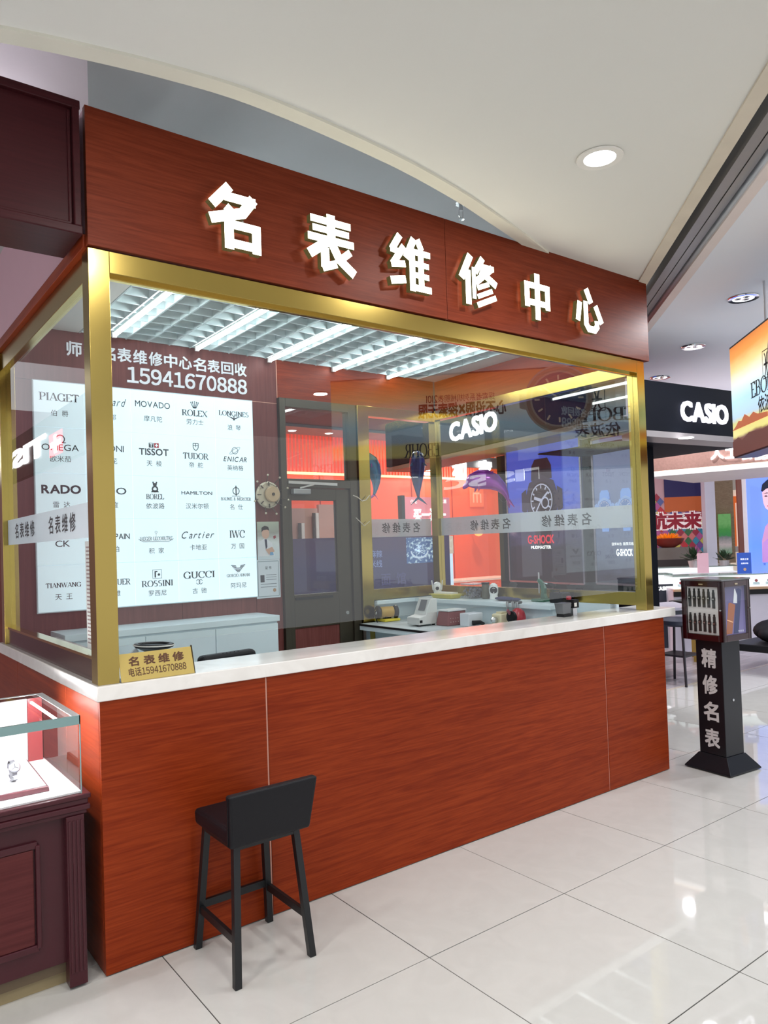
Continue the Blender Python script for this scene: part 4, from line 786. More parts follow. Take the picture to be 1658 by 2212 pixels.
# lit glass box
GX = XR-.018
dk = build(MB().box((XL,.01,.709),(GX,.60,.716)), 'deck', mat('deck_white', srgb(236,234,236), .4), t)
build(MB().box((XL,.58,.716),(GX-.067,.59,.985)), 'back_panel', mat('case_back', srgb(232,228,232), .4), t)
build(MB().box((GX-.066,.575,.716),(GX-.008,.59,.985)), 'corner_wood', mat('case_rosewood', srgb(150,60,62), .4), t)
EDGE = mat('glass_edge', srgb(130,160,160), .15, .2)
build(MB().box((XL,.0,.709),(GX,.006,.99)), 'front_pane', CASEGLASS, t); build(MB().box((GX-.006,.008,.709),(GX,.6,.99)), 'end_pane', CASEGLASS, t); build(MB().box((XL,.0,.99),(GX,.6,.998)), 'top_pane', CASEGLASS, t)
build(MB().box((XL,-.001,.966),(GX+.001,.012,.9985)), 'edge_strip', EDGE, t); build(MB().box((GX-.003,-.001,.709),(GX+.001,.002,.9985)), 'edge_strip', EDGE, t); build(MB().box((GX-.028,.003,.9982),(GX+.001,.6,.9992)), 'edge_trim', mat('trim_silver', srgb(200,206,208), .3, .4), t); build(MB().box((XL,.575,.9982),(GX-.028,.6,.9992)), 'edge_trim', MATS['trim_silver'], t)
CL = mat('case_led', (1,1,1), .3, emit=120, ecol=(1,.97,1))
build(MB().box((XL,.014,.968),(GX-.07,.028,.976)), 'led_strip', CL, t); build(MB().box((GX-.060,.02,.970),(GX-.052,.55,.976)), 'led_strip', CL, t)
t = E('watch_tray', (-.35,.3,.716), 'white watch tray with rosewood edge inside the glass case', 'tray')
RW = mat('tray_rosewood', srgb(88,40,48), .35)
build(MB().hexa([(-1.0,.085,.7165),(-.165,.085,.7165),(-.155,.50,.7165),(-1.0,.50,.7165),(-1.0,.085,.736),(-.168,.085,.736),(-.158,.50,.746),(-1.0,.50,.746)]), 'frame', RW, t, .003)
build(MB().hexa([(-.99,.095,.7362),(-.176,.095,.7362),(-.166,.49,.7465),(-.99,.49,.7465),(-.99,.095,.739),(-.176,.095,.739),(-.166,.49,.749),(-.99,.49,.749)]), 'pad', mat('tray_pad', srgb(196,194,198), .6), t)
SIL = mat('watch_silver', (.38,.38,.42), .3, .9); 
def watch(c, label, rz=0):
    c = Vector(c); t = E('wrist_watch', c, label, 'watch', 'silver watches in the lit case'); T = Matrix.Translation(c) @ Matrix.Rotation(rz, 4, 'Z') @ Matrix.Rotation(-.45, 4, 'X')
    m = MB(); m.T = T; m.lathe([(.019,0),(.021,.003),(.021,.009),(.017,.011)], (0,-.022,.045), (0,-1,0), 24); build(m, 'watch_case', SIL, t, smooth=True)
    m = MB(); m.T = T; m.lathe([(.017,.0112),(.001,.0114)], (0,-.022,.045), (0,-1,0), 20); build(m, 'dial', mat('watch_dial', srgb(120,120,132), .3), t)
    for k in range(3):
        m = MB(); m.T = T; a = k*2.1; m.bar((0,-.0345,.045),(.013*math.sin(a),-.0345,.045+.013*math.cos(a)),.0012,.0012); build(m, 'hand', BLACK, t)
    for k in range(16):
        a = math.radians(-60+k*20+90); 
        if abs(((math.degrees(a)-270+180) % 360)-180) < 38: continue
        q = Vector((0,.024*math.cos(a),.045+.034*math.sin(a))); d = Vector((0,-.024*math.sin(a),.034*math.cos(a))).normalized()
        m = MB(); m.T = T; m.obox(q-d*.0052-Vector((.009,0,0))+Vector((0,d.z,-d.y))*-.0015, (.018,0,0), d*.0104, Vector((0,d.z,-d.y))*.003); build(m, 'bracelet_link', SIL, t, .0008)
    m = MB(); m.T = T; m.box((-.008,-.022,.0),(.008,.022,.012)).box((-.008,-.016,.012),(.008,.016,.07)); build(m, 'holder', mat('holder_white', srgb(150,150,156), .4), t, .002)
watch((-.262,.215,.744), 'silver watch nearest the right end of the tray in the case', .15)
watch((-.315,.345,.748), 'silver watch standing behind another in the middle of the tray', -.1)
watch((-.375,.17,.742), 'silver watch cut by the left picture edge in the case', .2)
# neighbour shop header box
t = E('neighbour_header', (-1.2,.1,2.823), 'dark maroon shop header box with moulded frame left of the fascia', 'shop header')
HX, HZ0, HZ1 = -.024, 2.823, 3.342
build(MB().box((-2.6,.0,HZ0),(HX,.262,HZ1)), 'box', MAROON, t, .003)
for a, b in (((-2.6,HZ1-.018),(HX,HZ1-.018)),((-2.6,HZ0+.016),(HX,HZ0+.016)),((HX-.017,HZ0+.03),(HX-.017,HZ1-.03))):
    build(MB().bar((a[0],-.006,a[1]),(b[0],-.006,b[1]),.026 if a[0] == b[0] else .03,.034), 'frame_moulding', MAROON, t, .004); 
build(MB().bar((-2.6,-.002,HZ0+.04),(HX-.036,-.002,HZ0+.04),.012,.012).bar((HX-.04,-.002,HZ0+.04),(HX-.04,-.002,HZ1-.04),.012,.012), 'inner_bead', MAROON, t, .003)
build(MB().box((-2.6,.12,HZ1),(HX-.06,.20,HZ1+.012)), 'cove_light', mat('cove_led', (1,1,1), .4, emit=5, ecol=(1,.95,1)), t)
m = MB(); letter(m, 'S', (-.335,.07,HZ0-.004), (1,0,0), (0,1,0), .06, bold=.05, depth=-.004); build(m, 'underside_letter', mat('header_letter', (.9,.9,.9), .4, emit=.6), t)
# mauve wall and orange board of the neighbour, seen under the header
build(MB().box((-5,9.0,0),(1.2,9.1,3.765)), 'wall_neighbour', mat('mauve_wall', srgb(168,132,142), .7, noise=.02), kind='structure')
# lit sign with cross emblem, seen mirrored in the left glass
t = E('lit_red_cross_sign', (-.72,4.2,2.52), 'lit white letter sign with red cross square on the neighbour wall', 'sign')
build(MB().box((-.80,2.7,2.40),(-.74,8.2,2.85)), 'board', BLACK, t)
LS = mat('lit_white', (1,1,1), .4, emit=4); m = MB(); letter(m, 'TISSOT', (-.739,6.1,2.62), (0,1,0), (0,0,1), .17, 3.6, bold=.05, depth=.01); build(m, 'lettering', LS, t)
build(MB().box((-.74,3.68,2.47),(-.732,4.12,2.67)), 'red_square', mat('lit_red', (.9,.03,.05), .4, emit=2), t); build(MB().box((-.7315,3.85,2.49),(-.729,3.95,2.65)).box((-.7315,3.72,2.545),(-.729,4.08,2.595)), 'cross', LS, t)
# printed notice leaning inside the left glass
t = E('paper_notice', (.08,.22,1.2), 'long white printed notice stuck inside the left glass by the post', 'notice')
build(MB().box((.042,.135,1.21),(.0435,.30,1.655)), 'sheet', mat('notice_paper', srgb(226,222,220), .6), t)
m = MB()
for k in range(26):
    z = 1.63-k*.0158; lin(m, (.0412,0,0), (0,-1,0), (0,0,1), (-.285,z), (-.15-random.uniform(0,.03),z), .006)
build(m, 'print', mat('notice_ink', srgb(150,120,120), .6), t)
# ================================================================ rotating advert stand
RZ = math.radians(-5.5); SCN = Vector((4.062,-.215,0)); TS = Matrix.Translation(SCN) @ Matrix.Rotation(RZ, 4, 'Z')
BLK = mat('stand_black', (.008,.009,.013), .3, spec=.3, coat=.1); RSW = mat('cabinet_rosewood', srgb(44,10,18), .22, coat=.5, noise=.15)
t = E('advert_stand', SCN, 'black column stand with rosewood sample cabinet and white vertical lettering', 'display stand')
def tm_(f):
    m = MB(); m.T = TS; f(m); return m
w, k = .172, .105
build(tm_(lambda m: m.hexa([(-w,-w,.006),(w,-w,.006),(w,w,.006),(-w,w,.006),(-w,-w,.014),(w,-w,.014),(w,w,.014),(-w,w,.014)]).hexa([(-w,-w,.014),(w,-w,.014),(w,w,.014),(-w,w,.014),(-k,-k,.105),(k,-k,.105),(k,k,.105),(-k,k,.105)])), 'base', BLK, t, .002)
for a in (-1,1):
    for b in (-1,1): build(tm_(lambda m: m.box((a*.14-.012,b*.14-.012,0),(a*.14+.012,b*.14+.012,.006))), 'foot_pad', BLK, t)
k = .0985
build(tm_(lambda m: m.box((-k,-k,.105),(k,k,.872))), 'column', BLK, t, .003)
LW = mat('stand_letter', srgb(206,204,206), .5)
for ch, z in zip('精修名表', (.755,.575,.395,.215)):
    m = MB(); m.T = TS; letter(m, ch, (-k-.0005,.0,z), (0,-1,0), (0,0,1), .122, .105, bold=.03, depth=.002); build(m, 'character', LW, t)
build(tm_(lambda m: m.lathe([(.009,0),(.009,.005),(.001,.007)], (.0,-k,.475), (0,-1,0), 14)), 'lock', STEEL, t)
k2 = .155; ZA, ZBX = .880, 1.282
build(tm_(lambda m: m.box((-.12,-.12,.872),(.12,.12,.880))), 'turntable', BLK, t)
cb = build(tm_(lambda m: m.box((-k2+.024,-k2+.024,ZA),(k2-.024,k2-.024,ZBX))), 'cabinet', RSW, t, .002)
build(tm_(lambda m: m.box((-k2-.004,-k2-.004,ZBX),(k2+.004,k2+.004,ZBX+.012))), 'cabinet_top', mat('cabinet_top_glass', srgb(120,122,124), .15, .5), t, .002)
for side in range(4):
    R4 = TS @ Matrix.Rotation(side*math.pi/2, 4, 'Z')
    def q4(f):
        m = MB(); m.T = R4; f(m); return m
    dr_ = build(q4(lambda m: m.box((-k2,-k2,ZA),(-k2+.034,-k2+.018,ZBX)).box((k2-.034,-k2,ZA),(k2,-k2+.018,ZBX)).box((-k2+.034,-k2,ZA),(k2-.034,-k2+.018,ZA+.042)).box((-k2+.034,-k2,ZBX-.04),(k2-.034,-k2+.018,ZBX))), 'cabinet_door', RSW, t, .003)
    build(q4(lambda m: m.box((-.015,-k2-.003,ZBX-.028),(.015,-k2,ZBX-.018))), 'label_holder', mat('label_brass', srgb(190,176,150), .3, .7), dr_)
    build(q4(lambda m: m.lathe([(.004,0),(.006,.006),(.004,.012)], (k2-.014,-k2,1.09), (0,-1,0), 10)), 'knob', STEEL, dr_)
    if side == 3:   # face toward -x: rack of straps
        build(q4(lambda m: m.box((-k2+.034,-k2+.019,ZA+.042),(k2-.034,-k2+.022,ZBX-.04))), 'backing_card', mat('strap_card', srgb(226,222,224), .6), dr_)
    if side == 0:   # face toward -y: printed picture
        build(q4(lambda m: m.box((-k2+.034,-k2+.019,ZA+.042),(k2-.034,-k2+.022,ZBX-.04))), 'picture', ramp('lighter_poster', [(0,srgb(110,100,150)),(.6,srgb(92,84,128)),(1,srgb(70,66,96))], 2, .9, 1.25, .35), dr_)
        o = Vector((0,-k2+.0185,(ZA+ZBX)/2))
        for nm, mm, pts in (('brown_lighter', mat('pr_brown', srgb(150,86,54), .4, emit=.25), [(-.10,-.155),(-.035,-.155),(.012,.035),(-.045,.055),(-.062,.05)]), ('band', mat('pr_copper', srgb(226,170,130), .4, emit=.25), [(-.088,-.062),(-.022,-.082),(-.02,-.076),(-.086,-.056)]), ('navy_lighter', mat('pr_navy', srgb(40,46,92), .4, emit=.2), [(-.02,-.155),(.035,-.155),(.085,.13),(.055,.145),(.03,.14),(.014,.035)]), ('steel_lid', mat('pr_steel', srgb(200,200,206), .4, emit=.25), [(-.012,.05),(.03,.045),(.034,.10),(.012,.145),(.004,.14)])):
            m = MB(); m.T = R4; o = o+Vector((0,-.0005,0)); polyf(m, o, (1,0,0), (0,0,1), pts); build(m, nm, mm, dr_)
        m = MB(); m.T = R4; letter(m, '专卖店', (.06,-k2+.0155,ZA+.058), (1,0,0), (0,0,1), .014, track=.5); build(m, 'caption', mat('pr_white', (.9,.9,.9), .5, emit=.4), dr_)
R4 = TS @ Matrix.Rotation(3*math.pi/2, 4, 'Z')
for j in range(2):
    for i in range(6):
        x = -.098+i*.036; z = 1.165-j*.165+random.uniform(-.004,.004); m = MB(); m.T = R4
        for p_, q_, w_ in ((-.062,-.012,.016),(-.012,.012,.02),(.012,.045,.013),(.045,.062,.008)): m.box((x-w_/2,-k2+.008,z+p_),(x+w_/2,-k2+.019,z+q_))
        t2 = build(m, 'strap_sample', [mat('strap_black', (.02,.02,.022), .5)], None, 0, label='black watch strap on white card, %s of the %s row in the stand cabinet' % (['first','second','third','fourth','fifth','last'][i], ['upper','lower'][j]), cat='strap', group='watch straps in the stand cabinet')
        m = MB(); m.T = R4; m.box((x-.005,-k2+.006,z-.004),(x+.005,-k2+.008,z+.004)); build(m, 'buckle', STEEL, t2)
for a_ in ((0,3),):
    for side in a_:
        m = MB(); m.T = TS @ Matrix.Rotation(side*math.pi/2, 4, 'Z'); m.box((-k2+.034,-k2+.003,ZA+.042),(k2-.034,-k2+.005,ZBX-.04)); build(m, 'glass_front', CASEGLASS, t)
# ================================================================ across the aisle
N45 = Vector((-.7071,-.7071,0)); T45 = Vector((.7071,-.7071,0))
def panel(mb, px0, py0, px1, py1, p0, n, th, lift=0):
    """box on the vertical plane through p0 with normal n, spanning measured corners"""
    n = Vector(n).normalized(); tg = Vector((-n.y, n.x, 0)); 
    a = onpl(px0, (py0+py1)/2, p0, n); b = onpl(px1, (py0+py1)/2, p0, n); c = onpl((px0+px1)/2, py0, p0, n); d = onpl((px0+px1)/2, py1, p0, n)
    o = Vector((a.x, a.y, min(c.z, d.z)))+n*lift; u = Vector((b.x-a.x, b.y-a.y, 0))
    mb.obox(o, u, -n*th, (0,0,abs(c.z-d.z))); return o, u, abs(c.z-d.z)
# ---- orange shop behind the kiosk
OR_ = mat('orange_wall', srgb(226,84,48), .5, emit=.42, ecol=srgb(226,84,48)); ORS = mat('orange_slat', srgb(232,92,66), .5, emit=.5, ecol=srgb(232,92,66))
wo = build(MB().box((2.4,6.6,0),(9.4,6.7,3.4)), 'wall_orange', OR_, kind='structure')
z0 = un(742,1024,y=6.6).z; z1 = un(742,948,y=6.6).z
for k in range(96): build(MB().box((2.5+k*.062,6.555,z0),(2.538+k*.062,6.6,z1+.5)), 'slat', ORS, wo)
build(MB().box((2.4,6.52,z0-.035),(9.4,6.56,z0)), 'light_strip', mat('warm_strip', (1,.5,.2), .4, emit=3.0, ecol=(1,.45,.2)), wo)
for x in (4.3,5.2,6.1,7.0,7.9): build(MB().box((x,6.585,0),(x+.012,6.6,z0-.04)), 'joint', mat('orange_joint', srgb(190,60,30), .6), wo)
build(MB().prism([(1.9,2.4,3.3),(6.2,2.4,3.3),(9.5,5.6,3.3),(9.5,6.8,3.3),(1.9,6.8,3.3)], (0,0,.1)), 'ceiling_dark', mat('dark_ceiling', srgb(66,68,80), .6), kind='structure')
so = build(MB().box((2.4,5.9,z1+.0),(9.4,6.5,z1+.12)), 'trim_3', mat('soffit_grey', srgb(176,170,168), .6), kind='structure')
for k in range(7):
    x = 3.9+k*.62; tt = E('soffit_spot', (x,6.2,z1-.01), ['first','second','third','fourth','fifth','sixth','seventh'][k]+' small spot from the left in the soffit before the orange slats', 'ceiling light', 'spots in the orange shop soffit')
    build(MB().lathe([(.07,-.006),(.075,0)], (x,6.2,z1), n=20), 'trim_ring', WHITE, tt); build(MB().lathe([(.001,-.009),(.055,-.009),(.055,-.006)], (x,6.2,z1), n=20), 'lens', mat('spot_lens', (1,1,1), .3, emit=7), tt)
# lit letters on a red header
p0 = Vector((6,6.3,2)); nY = Vector((0,-1,0))
t = E('lit_shop_letters', un(990,1035,y=6.3), 'white glowing Chinese shop name on a dark header behind the balloons', 'sign')
mm = MB(); panel(mm, 900,985,1082,1008, p0, nY, .1); build(mm, 'header', mat('header_slate', srgb(70,70,78), .5), t)
a = un(915,1012,y=6.29); b = un(1075,1012,y=6.29)
for q in (a, b): build(MB().tube([(q.x,6.35,q.z), (q.x,6.35,3.3)], .012), 'hanger', STEEL, t)
for i, ch in enumerate('车和家'):
    m = MB(); letter(m, ch, a.lerp(b, .08+.36*i)+Vector((0,-.02,-.02)), U, V, .30, bold=.04, depth=.03); build(m, 'character', mat('lit_letter_cool', (1,.98,.96), .4, emit=3.2), t)
# doors with white bar handles seen through the kiosk door
t = E('double_door', un(675,1290,y=6.2), 'pair of beige doors with white bar handles seen through the kiosk door', 'door')
mm = MB(); panel(mm, 600,1098,690,1424, Vector((0,6.2,0)), nY, .06); build(mm, 'leaf', mat('beige_door', srgb(196,150,130), .5), t); mm = MB(); panel(mm, 693,1090,735,1420, Vector((0,6.2,0)), nY, .06); build(mm, 'leaf', MATS['beige_door'], t)
for px in (656,687):
    mm = MB(); panel(mm, px-3,1108 if px > 670 else 1130,px+3,1240, Vector((0,6.1,0)), nY, .04); build(mm, 'bar_handle', mat('handle_white', srgb(232,226,210), .3), t); mm = MB(); panel(mm, px-9,1108 if px > 670 else 1130,px-4,1240, Vector((0,6.12,0)), nY, .03); build(mm, 'dark_edge', mat('door_edge_dark', srgb(70,50,46), .5), t)
# purple lightbox menu low behind the door and window
t = E('purple_menu_board', un(780,1280,y=2.95), 'dark purple lightbox board low behind the rear window', 'advert board')
PB = Vector((0,2.95,0))
mm = MB(); o, u, h = panel(mm, 610,1160,972,1298, PB, nY, .08); build(mm, 'box', ramp('purple_print', [(0,srgb(52,46,86)),(.5,srgb(66,60,104)),(1,srgb(86,60,92))], 2, -.1, .6, .35, .5, (2,2,3)), t)
mm = MB(); panel(mm, 877,1161,934,1216, PB, nY, .004, .006); build(mm, 'food_picture', ramp('food_print', [(0,srgb(60,120,150)),(.35,srgb(80,150,170)),(.5,srgb(140,120,200)),(.7,srgb(210,230,240)),(1,srgb(60,90,140))], 0, -.3, .5, .7, 1.6, (14,14,18)), t)
c = un(906,1190,y=2.935); m = MB(); ringp(m, c, U, V, .11, .07, .02, 180, 360)
for k in range(9): lin(m, c, U, V, (random.uniform(-.08,.0),random.uniform(-.04,.06)), (random.uniform(.0,.08),random.uniform(-.04,.06)), .008)
tag(build(m, 'bowl_print', mat('bowl_print', srgb(206,220,240), .5, emit=.5), t), kind='stuff')
m = MB(); letter(m, '麻辣', un(812,1197,y=2.935), U, V, .07, bold=.02); letter(m, '米线', un(812,1218,y=2.935), U, V, .07, bold=.02); build(m, 'lettering', mat('faint_print', srgb(130,140,190), .5, emit=.3), t)
m = MB(); letter(m, '面 馆', un(850,1250,y=2.935), U, V, .12, bold=.02); build(m, 'caption', mat('dim_print', srgb(80,76,130), .5, emit=.25), t)
for k_ in (.05,.95): build(MB().obox(Vector((o.x,o.y,0))+u*k_+Vector((0,-.02,0)), (.05,0,0), (0,.04,0), (0,0,o.z)), 'leg', BLACKM, t)
# rose advert screen and price banner
t = E('rose_advert_screen', un(920,1120,y=5.4), 'rose coloured advert screen with bold white characters behind the rear window', 'screen')
PR_ = Vector((0,5.4,0)); mm = MB(); panel(mm, 872,1074,972,1178, PR_, nY, .08); build(mm, 'screen', ramp('rose_print', [(0,srgb(190,110,120)),(1,srgb(176,84,100))], 2, 0, 1, .55), t); mm = MB(); panel(mm, 868,1070,875,1178, PR_, nY, .09, .003); build(mm, 'frame', BLACK, t)
q = un(922,1178,y=5.44); build(MB().box((q.x-.03,5.42,0),(q.x+.03,5.47,q.z+.1)), 'pole', BLACKM, t); build(MB().box((q.x-.3,5.25,0),(q.x+.3,5.52,.03)), 'foot', BLACKM, t)
m = MB(); letter(m, '买一送一', un(928,1112,y=5.38), U, V, .18, .62, bold=.04); build(m, 'lettering', mat('screen_white', (1,1,1), .4, emit=1.2), t); m = MB(); letter(m, '小吃', un(893,1083,y=5.38), U, V, .06); letter(m, '优惠', un(957,1083,y=5.38), U, V, .06); build(m, 'caption', MATS['screen_white'], t)
t = E('food_banner', un(965,1250,y=4.6), 'narrow pale banner with a dish and red pepper by the window post', 'banner')
PN = Vector((0,4.6,0)); mm = MB(); panel(mm, 955,1158,978,1268, PN, nY, .03); build(mm, 'sheet', mat('banner_pale', srgb(206,226,244), .5, emit=.6), t); mm = MB(); panel(mm, 955,1158,978,1196, PN, nY, .004, .005); build(mm, 'dish', ramp('dish_print', [(0,srgb(226,90,50)),(.5,srgb(240,230,220)),(1,srgb(200,180,160))],2,0,.3,.5,.8,(9,9,9)), t)
q = un(966,1268,y=4.62); build(MB().box((q.x-.02,4.61,0),(q.x+.02,4.64,q.z+.1)), 'pole', BLACKM, t); build(MB().box((q.x-.18,4.5,0),(q.x+.18,4.8,.02)), 'foot', BLACKM, t)
m = MB(); letter(m, '先', un(966,1240,y=4.585), U, V, .08, bold=.03); build(m, 'lettering', mat('banner_blue', srgb(60,130,190), .5, emit=.3), t)
t = E('orange_lantern', un(1033,1160,y=6.3), 'small glowing orange globe lamp on the orange wall', 'lamp'); q = un(1033,1148,y=6.35)
build(MB().ball(q, .085), 'globe', mat('globe_orange', (1,.35,.1), .4, emit=1.6), t, smooth=True); build(MB().tube([q+Vector((0,0,.08)), q+Vector((0,.2,.1))], .012), 'arm', STEEL, t)
t = E('orange_logo_tile', un(1030,1095,y=6.5), 'rounded orange square with pale looped mark on the orange wall', 'sign'); q = un(1030,1075,y=6.56)
build(MB().obox(q+Vector((-.17,0,-.17)), (.34,0,0), (0,.03,0), (0,0,.34)), 'tile', mat('logo_orange', srgb(236,100,60), .5, emit=.5), t, .02)
m = MB(); c = q+Vector((0,-.003,0))
for x in (-.09,-.005,.085): lin(m, c, U, V, (x,-.09), (x,.07), .03)
lin(m, c, U, V, (-.1,.075), (.06,.075), .03); build(m, 'mark', mat('logo_pale', srgb(244,150,120), .5, emit=.5), t)
t = E('white_counter_line', (6.6,5.6,0), 'long pale counter in the orange shop behind the ledge', 'counter'); z = un(1040,1250,y=5.6).z
build(MB().box((5.4,5.55,z-.03),(8.4,6.1,z)), 'top', mat('counter_pale', srgb(240,190,170), .4, emit=.2), t); build(MB().box((5.45,5.6,0),(8.35,6.05,z-.03)), 'body', OR_, t)
# ---- dolphin balloons
def dolphin(name, c, size, yaw, mats, label, flip=1, tilt=0):
    """one continuous foil body bent along an arc, with fins"""
    t = E(name, c, label, 'balloon', 'foil dolphin balloons'); c = Vector(c)
    T = Matrix.Translation(c) @ Matrix.Rotation(yaw, 4, 'Z') @ Matrix.Rotation(tilt, 4, 'Y') @ Matrix.Diagonal((size*flip, size, size, 1))
    prof = [(.0,.02),(.05,.045),(.10,.05),(.13,.09),(.2,.15),(.32,.19),(.45,.19),(.6,.16),(.74,.11),(.86,.065),(.95,.04),(1.0,.03)]
    def sp(s): a = math.radians(200-150*s); return Vector((.52*math.cos(a)+.0, 0, .5*math.sin(a)))
    def sp2(s): a = math.radians(165-130*s); return Vector((.5*math.cos(a), 0, .5*math.sin(a)-.25))
    m = MB(); m.T = T; n = 14; vs = []; fs = []
    for i, (s, r) in enumerate(prof):
        p = sp2(s); d = (sp2(s+.01)-sp2(s-.01)).normalized(); a = Vector((0,1,0)); b = d.cross(a)
        for k in range(n):
            th = 2*math.pi*k/n; vs.append(p+a*math.cos(th)*r*.8+b*math.sin(th)*r)
    for i in range(len(prof)-1):
        for k in range(n): fs.append((i*n+k, i*n+(k+1) % n, (i+1)*n+(k+1) % n, (i+1)*n+k))
    fs += [tuple(range(n))[::-1], tuple(range((len(prof)-1)*n, len(prof)*n))]
    m.add(vs, fs); build(m, 'body', mats[0], t, smooth=True)
    q = sp2(.42); m = MB(); m.T = T; m.prism([q+Vector(v) for v in ((-.08,-.01,.10),(.08,-.01,.09),(.10,-.01,.22))], (0,.02,0)); build(m, 'dorsal_fin', mats[0], t, .004)
    q = sp2(.34)
    for s in (-1,1): m = MB(); m.T = T; m.prism([q+Vector((-.05,s*.07,-.09)),q+Vector((.05,s*.07,-.10)),q+Vector((.04,s*.16,-.26))], (0,s*.014,.006)); build(m, 'flipper', mats[1], t, .003)
    q = sp2(1.0)
    for s in (-1,1): m = MB(); m.T = T; m.prism([q+Vector((-.03,0,.03)),q+Vector((.03,0,.02)),q+Vector((.12,s*.16,-.10)),q+Vector((.03,s*.08,-.06))], (.012,0,.012)); build(m, 'tail_fluke', mats[1], t, .003)
    q = sp2(.15)
    for s in (-1,1): m = MB(); m.T = T; m.ball(q+Vector((.0,s*.06,.03)), .014, n=8); build(m, 'eye', BLACK, t, smooth=True)
BLF = mat('foil_teal', srgb(70,130,170), .2, .55, emit=.05); BLD = mat('foil_navy', srgb(40,66,130), .18, .6, emit=.04); PUR = mat('foil_purple', srgb(170,70,190), .2, .5, emit=.10); PK = mat('foil_pink', srgb(220,110,200), .2, .5, emit=.1)
dolphin('dolphin_balloon', un(797,1030,y=2.5), .42, math.radians(20), (BLF,PK), 'teal foil dolphin balloon half behind the rear window post', 1, 1.25)
dolphin('dolphin_balloon', un(903,1030,y=2.5), .50, math.radians(55), (BLD,BLF), 'dark blue foil dolphin balloon diving beside the corner post', 1, 1.35)
dolphin('dolphin_balloon', un(1054,1066,y=2.72), .56, math.radians(-30), (PUR,PK), 'purple foil dolphin balloon arched in front of the orange shop', 1, .45)
t = E('balloon_ribbon', un(783,1080,y=2.14), 'thin pale ribbon tied round the brass window post', 'ribbon')
build(MB().tube([un(762,1070,y=2.13), un(772,1074,y=2.12), un(782,1082,y=2.12), un(790,1080,y=2.12), un(798,1070,y=2.12)], .004, 6), 'strand', mat('ribbon', srgb(214,204,190), .4), t); build(MB().tube([un(768,1118,y=2.13), un(787,1136,y=2.12), un(798,1126,y=2.12)], .003, 6), 'strand', MATS['ribbon'], t)
# ---- black watch shop to the right: posters, fascia on two sides
SHOPB = mat('shop_black', (.003,.004,.008), .6, spec=.08)
nL = Vector((-.985,.172,0)); pL = Vector((5.3,2.1,0))
sl = MB(); a = onpl(1078,1150,pL,nL); b = onpl(1400,1150,pL,nL); sl.obox((a.x,a.y,.0), (b.x-a.x,b.y-a.y,0), -nL*.1, (0,0,2.58)); sw = build(sl, 'wall_poster', SHOPB, kind='structure')
SILV = mat('poster_frame', srgb(190,190,200), .25, .8)
def poster(px0, pt, px1, pb, m_, label):
    t = E('watch_poster', onpl((px0+px1)/2, pb, pL+nL*.03, nL), label, 'poster', 'lit watch posters on the black shop wall')
    mm = MB(); o, u, h = panel(mm, px0,pt,px1,pb, pL+nL*.03, nL, .02); build(mm, 'picture', m_, t)
    un_ = u.normalized()
    for p_, q_ in ((o, o+u), (o+u, o+u+Vector((0,0,h))), (o+u+Vector((0,0,h)), o+Vector((0,0,h))), (o+Vector((0,0,h)), o)): build(MB().bar(p_, q_, .02, .02), 'frame_bar', SILV, t)
    return t, o+u/2+Vector((0,0,h/2))+nL*.003, un_, h, u.length
SKY = ramp('storm_print', [(0,srgb(16,18,30)),(.30,srgb(26,28,48)),(.46,srgb(50,50,84)),(.55,srgb(150,130,150)),(.62,srgb(96,100,170)),(.8,srgb(56,84,190)),(1,srgb(60,90,200))], 2, 0, 1.15, .75, .6, (.9,.9,4))
t, c, u_, h, w = poster(1096,918,1256,1258, SKY, 'lit poster of a black sports watch under a stormy blue sky')
def bigwatch(t, c, s, body, dial, band):
    c = Vector(c)
    for nm, mm, pts in (('strap', band, [(-.55,1.35),(-.35,1.6),(.4,1.6),(.6,1.3),(.62,.8),(-.6,.8)]), ('strap', band, [(-.5,-.8),(.55,-.8),(.42,-2.0),(-.38,-2.0)]), ('bezel', body, [(a_*1.02,b_) for a_,b_ in arcp(0,0,1,1,0,360,8)[:-1]]), ('pushers', body, [(-1.2,.35),(-.9,.5),(-.9,-.5),(-1.2,-.35)]), ('pushers', body, [(1.2,.35),(.9,.5),(.9,-.5),(1.2,-.35)]), ('dial', dial, arcp(0,0,.72,.72,0,360,28)[:-1])):
        m = MB(); c = c+nL*.0012; polyf(m, c, u_, V, [(a_*s, b_*s) for a_, b_ in pts]); build(m, nm, mm, t)
    m = MB(); c = c+nL*.0012; ringp(m, c, u_, V, .62*s, .62*s, .05*s); ringp(m, c+u_*.22*s-Vector((0,0,.1*s)), u_, V, .2*s, .2*s, .06*s); lin(m, c, u_, V, (0,0), (-.35*s,-.45*s), .06*s); lin(m, c, u_, V, (0,0), (.4*s,.3*s), .08*s); lin(m, c, u_, V, (0,0), (-.42*s,.12*s), .12*s)
    for k in range(12): lin(m, c, u_, V, (.46*s*math.cos(k*.5236),.46*s*math.sin(k*.5236)), (.58*s*math.cos(k*.5236),.58*s*math.sin(k*.5236)), .06*s)
    build(m, 'hands_and_marks', mat('print_pale', srgb(180,186,210), .4, emit=.6), t)
bigwatch(t, c+Vector((0,0,.04))-u_*.0, .28, mat('print_bezel', srgb(44,46,70), .4, emit=.3), mat('print_dialblack', srgb(22,22,34), .4, emit=.2), mat('print_band', srgb(30,32,52), .4, emit=.3))
m = MB(); letter(m, 'G-SHOCK', c+Vector((0,0,-.375))-u_*.03+nL*.012, u_, V, .085, .43, bold=.04); build(m, 'brand_lettering', mat('lit_red_print', srgb(226,40,62), .4, emit=.7), t); m = MB(); letter(m, 'MUDMASTER', c+Vector((0,0,-.46))-u_*.03+nL*.012, u_, V, .032, .33, bold=.03); build(m, 'model_lettering', MATS['screen_white'], t)
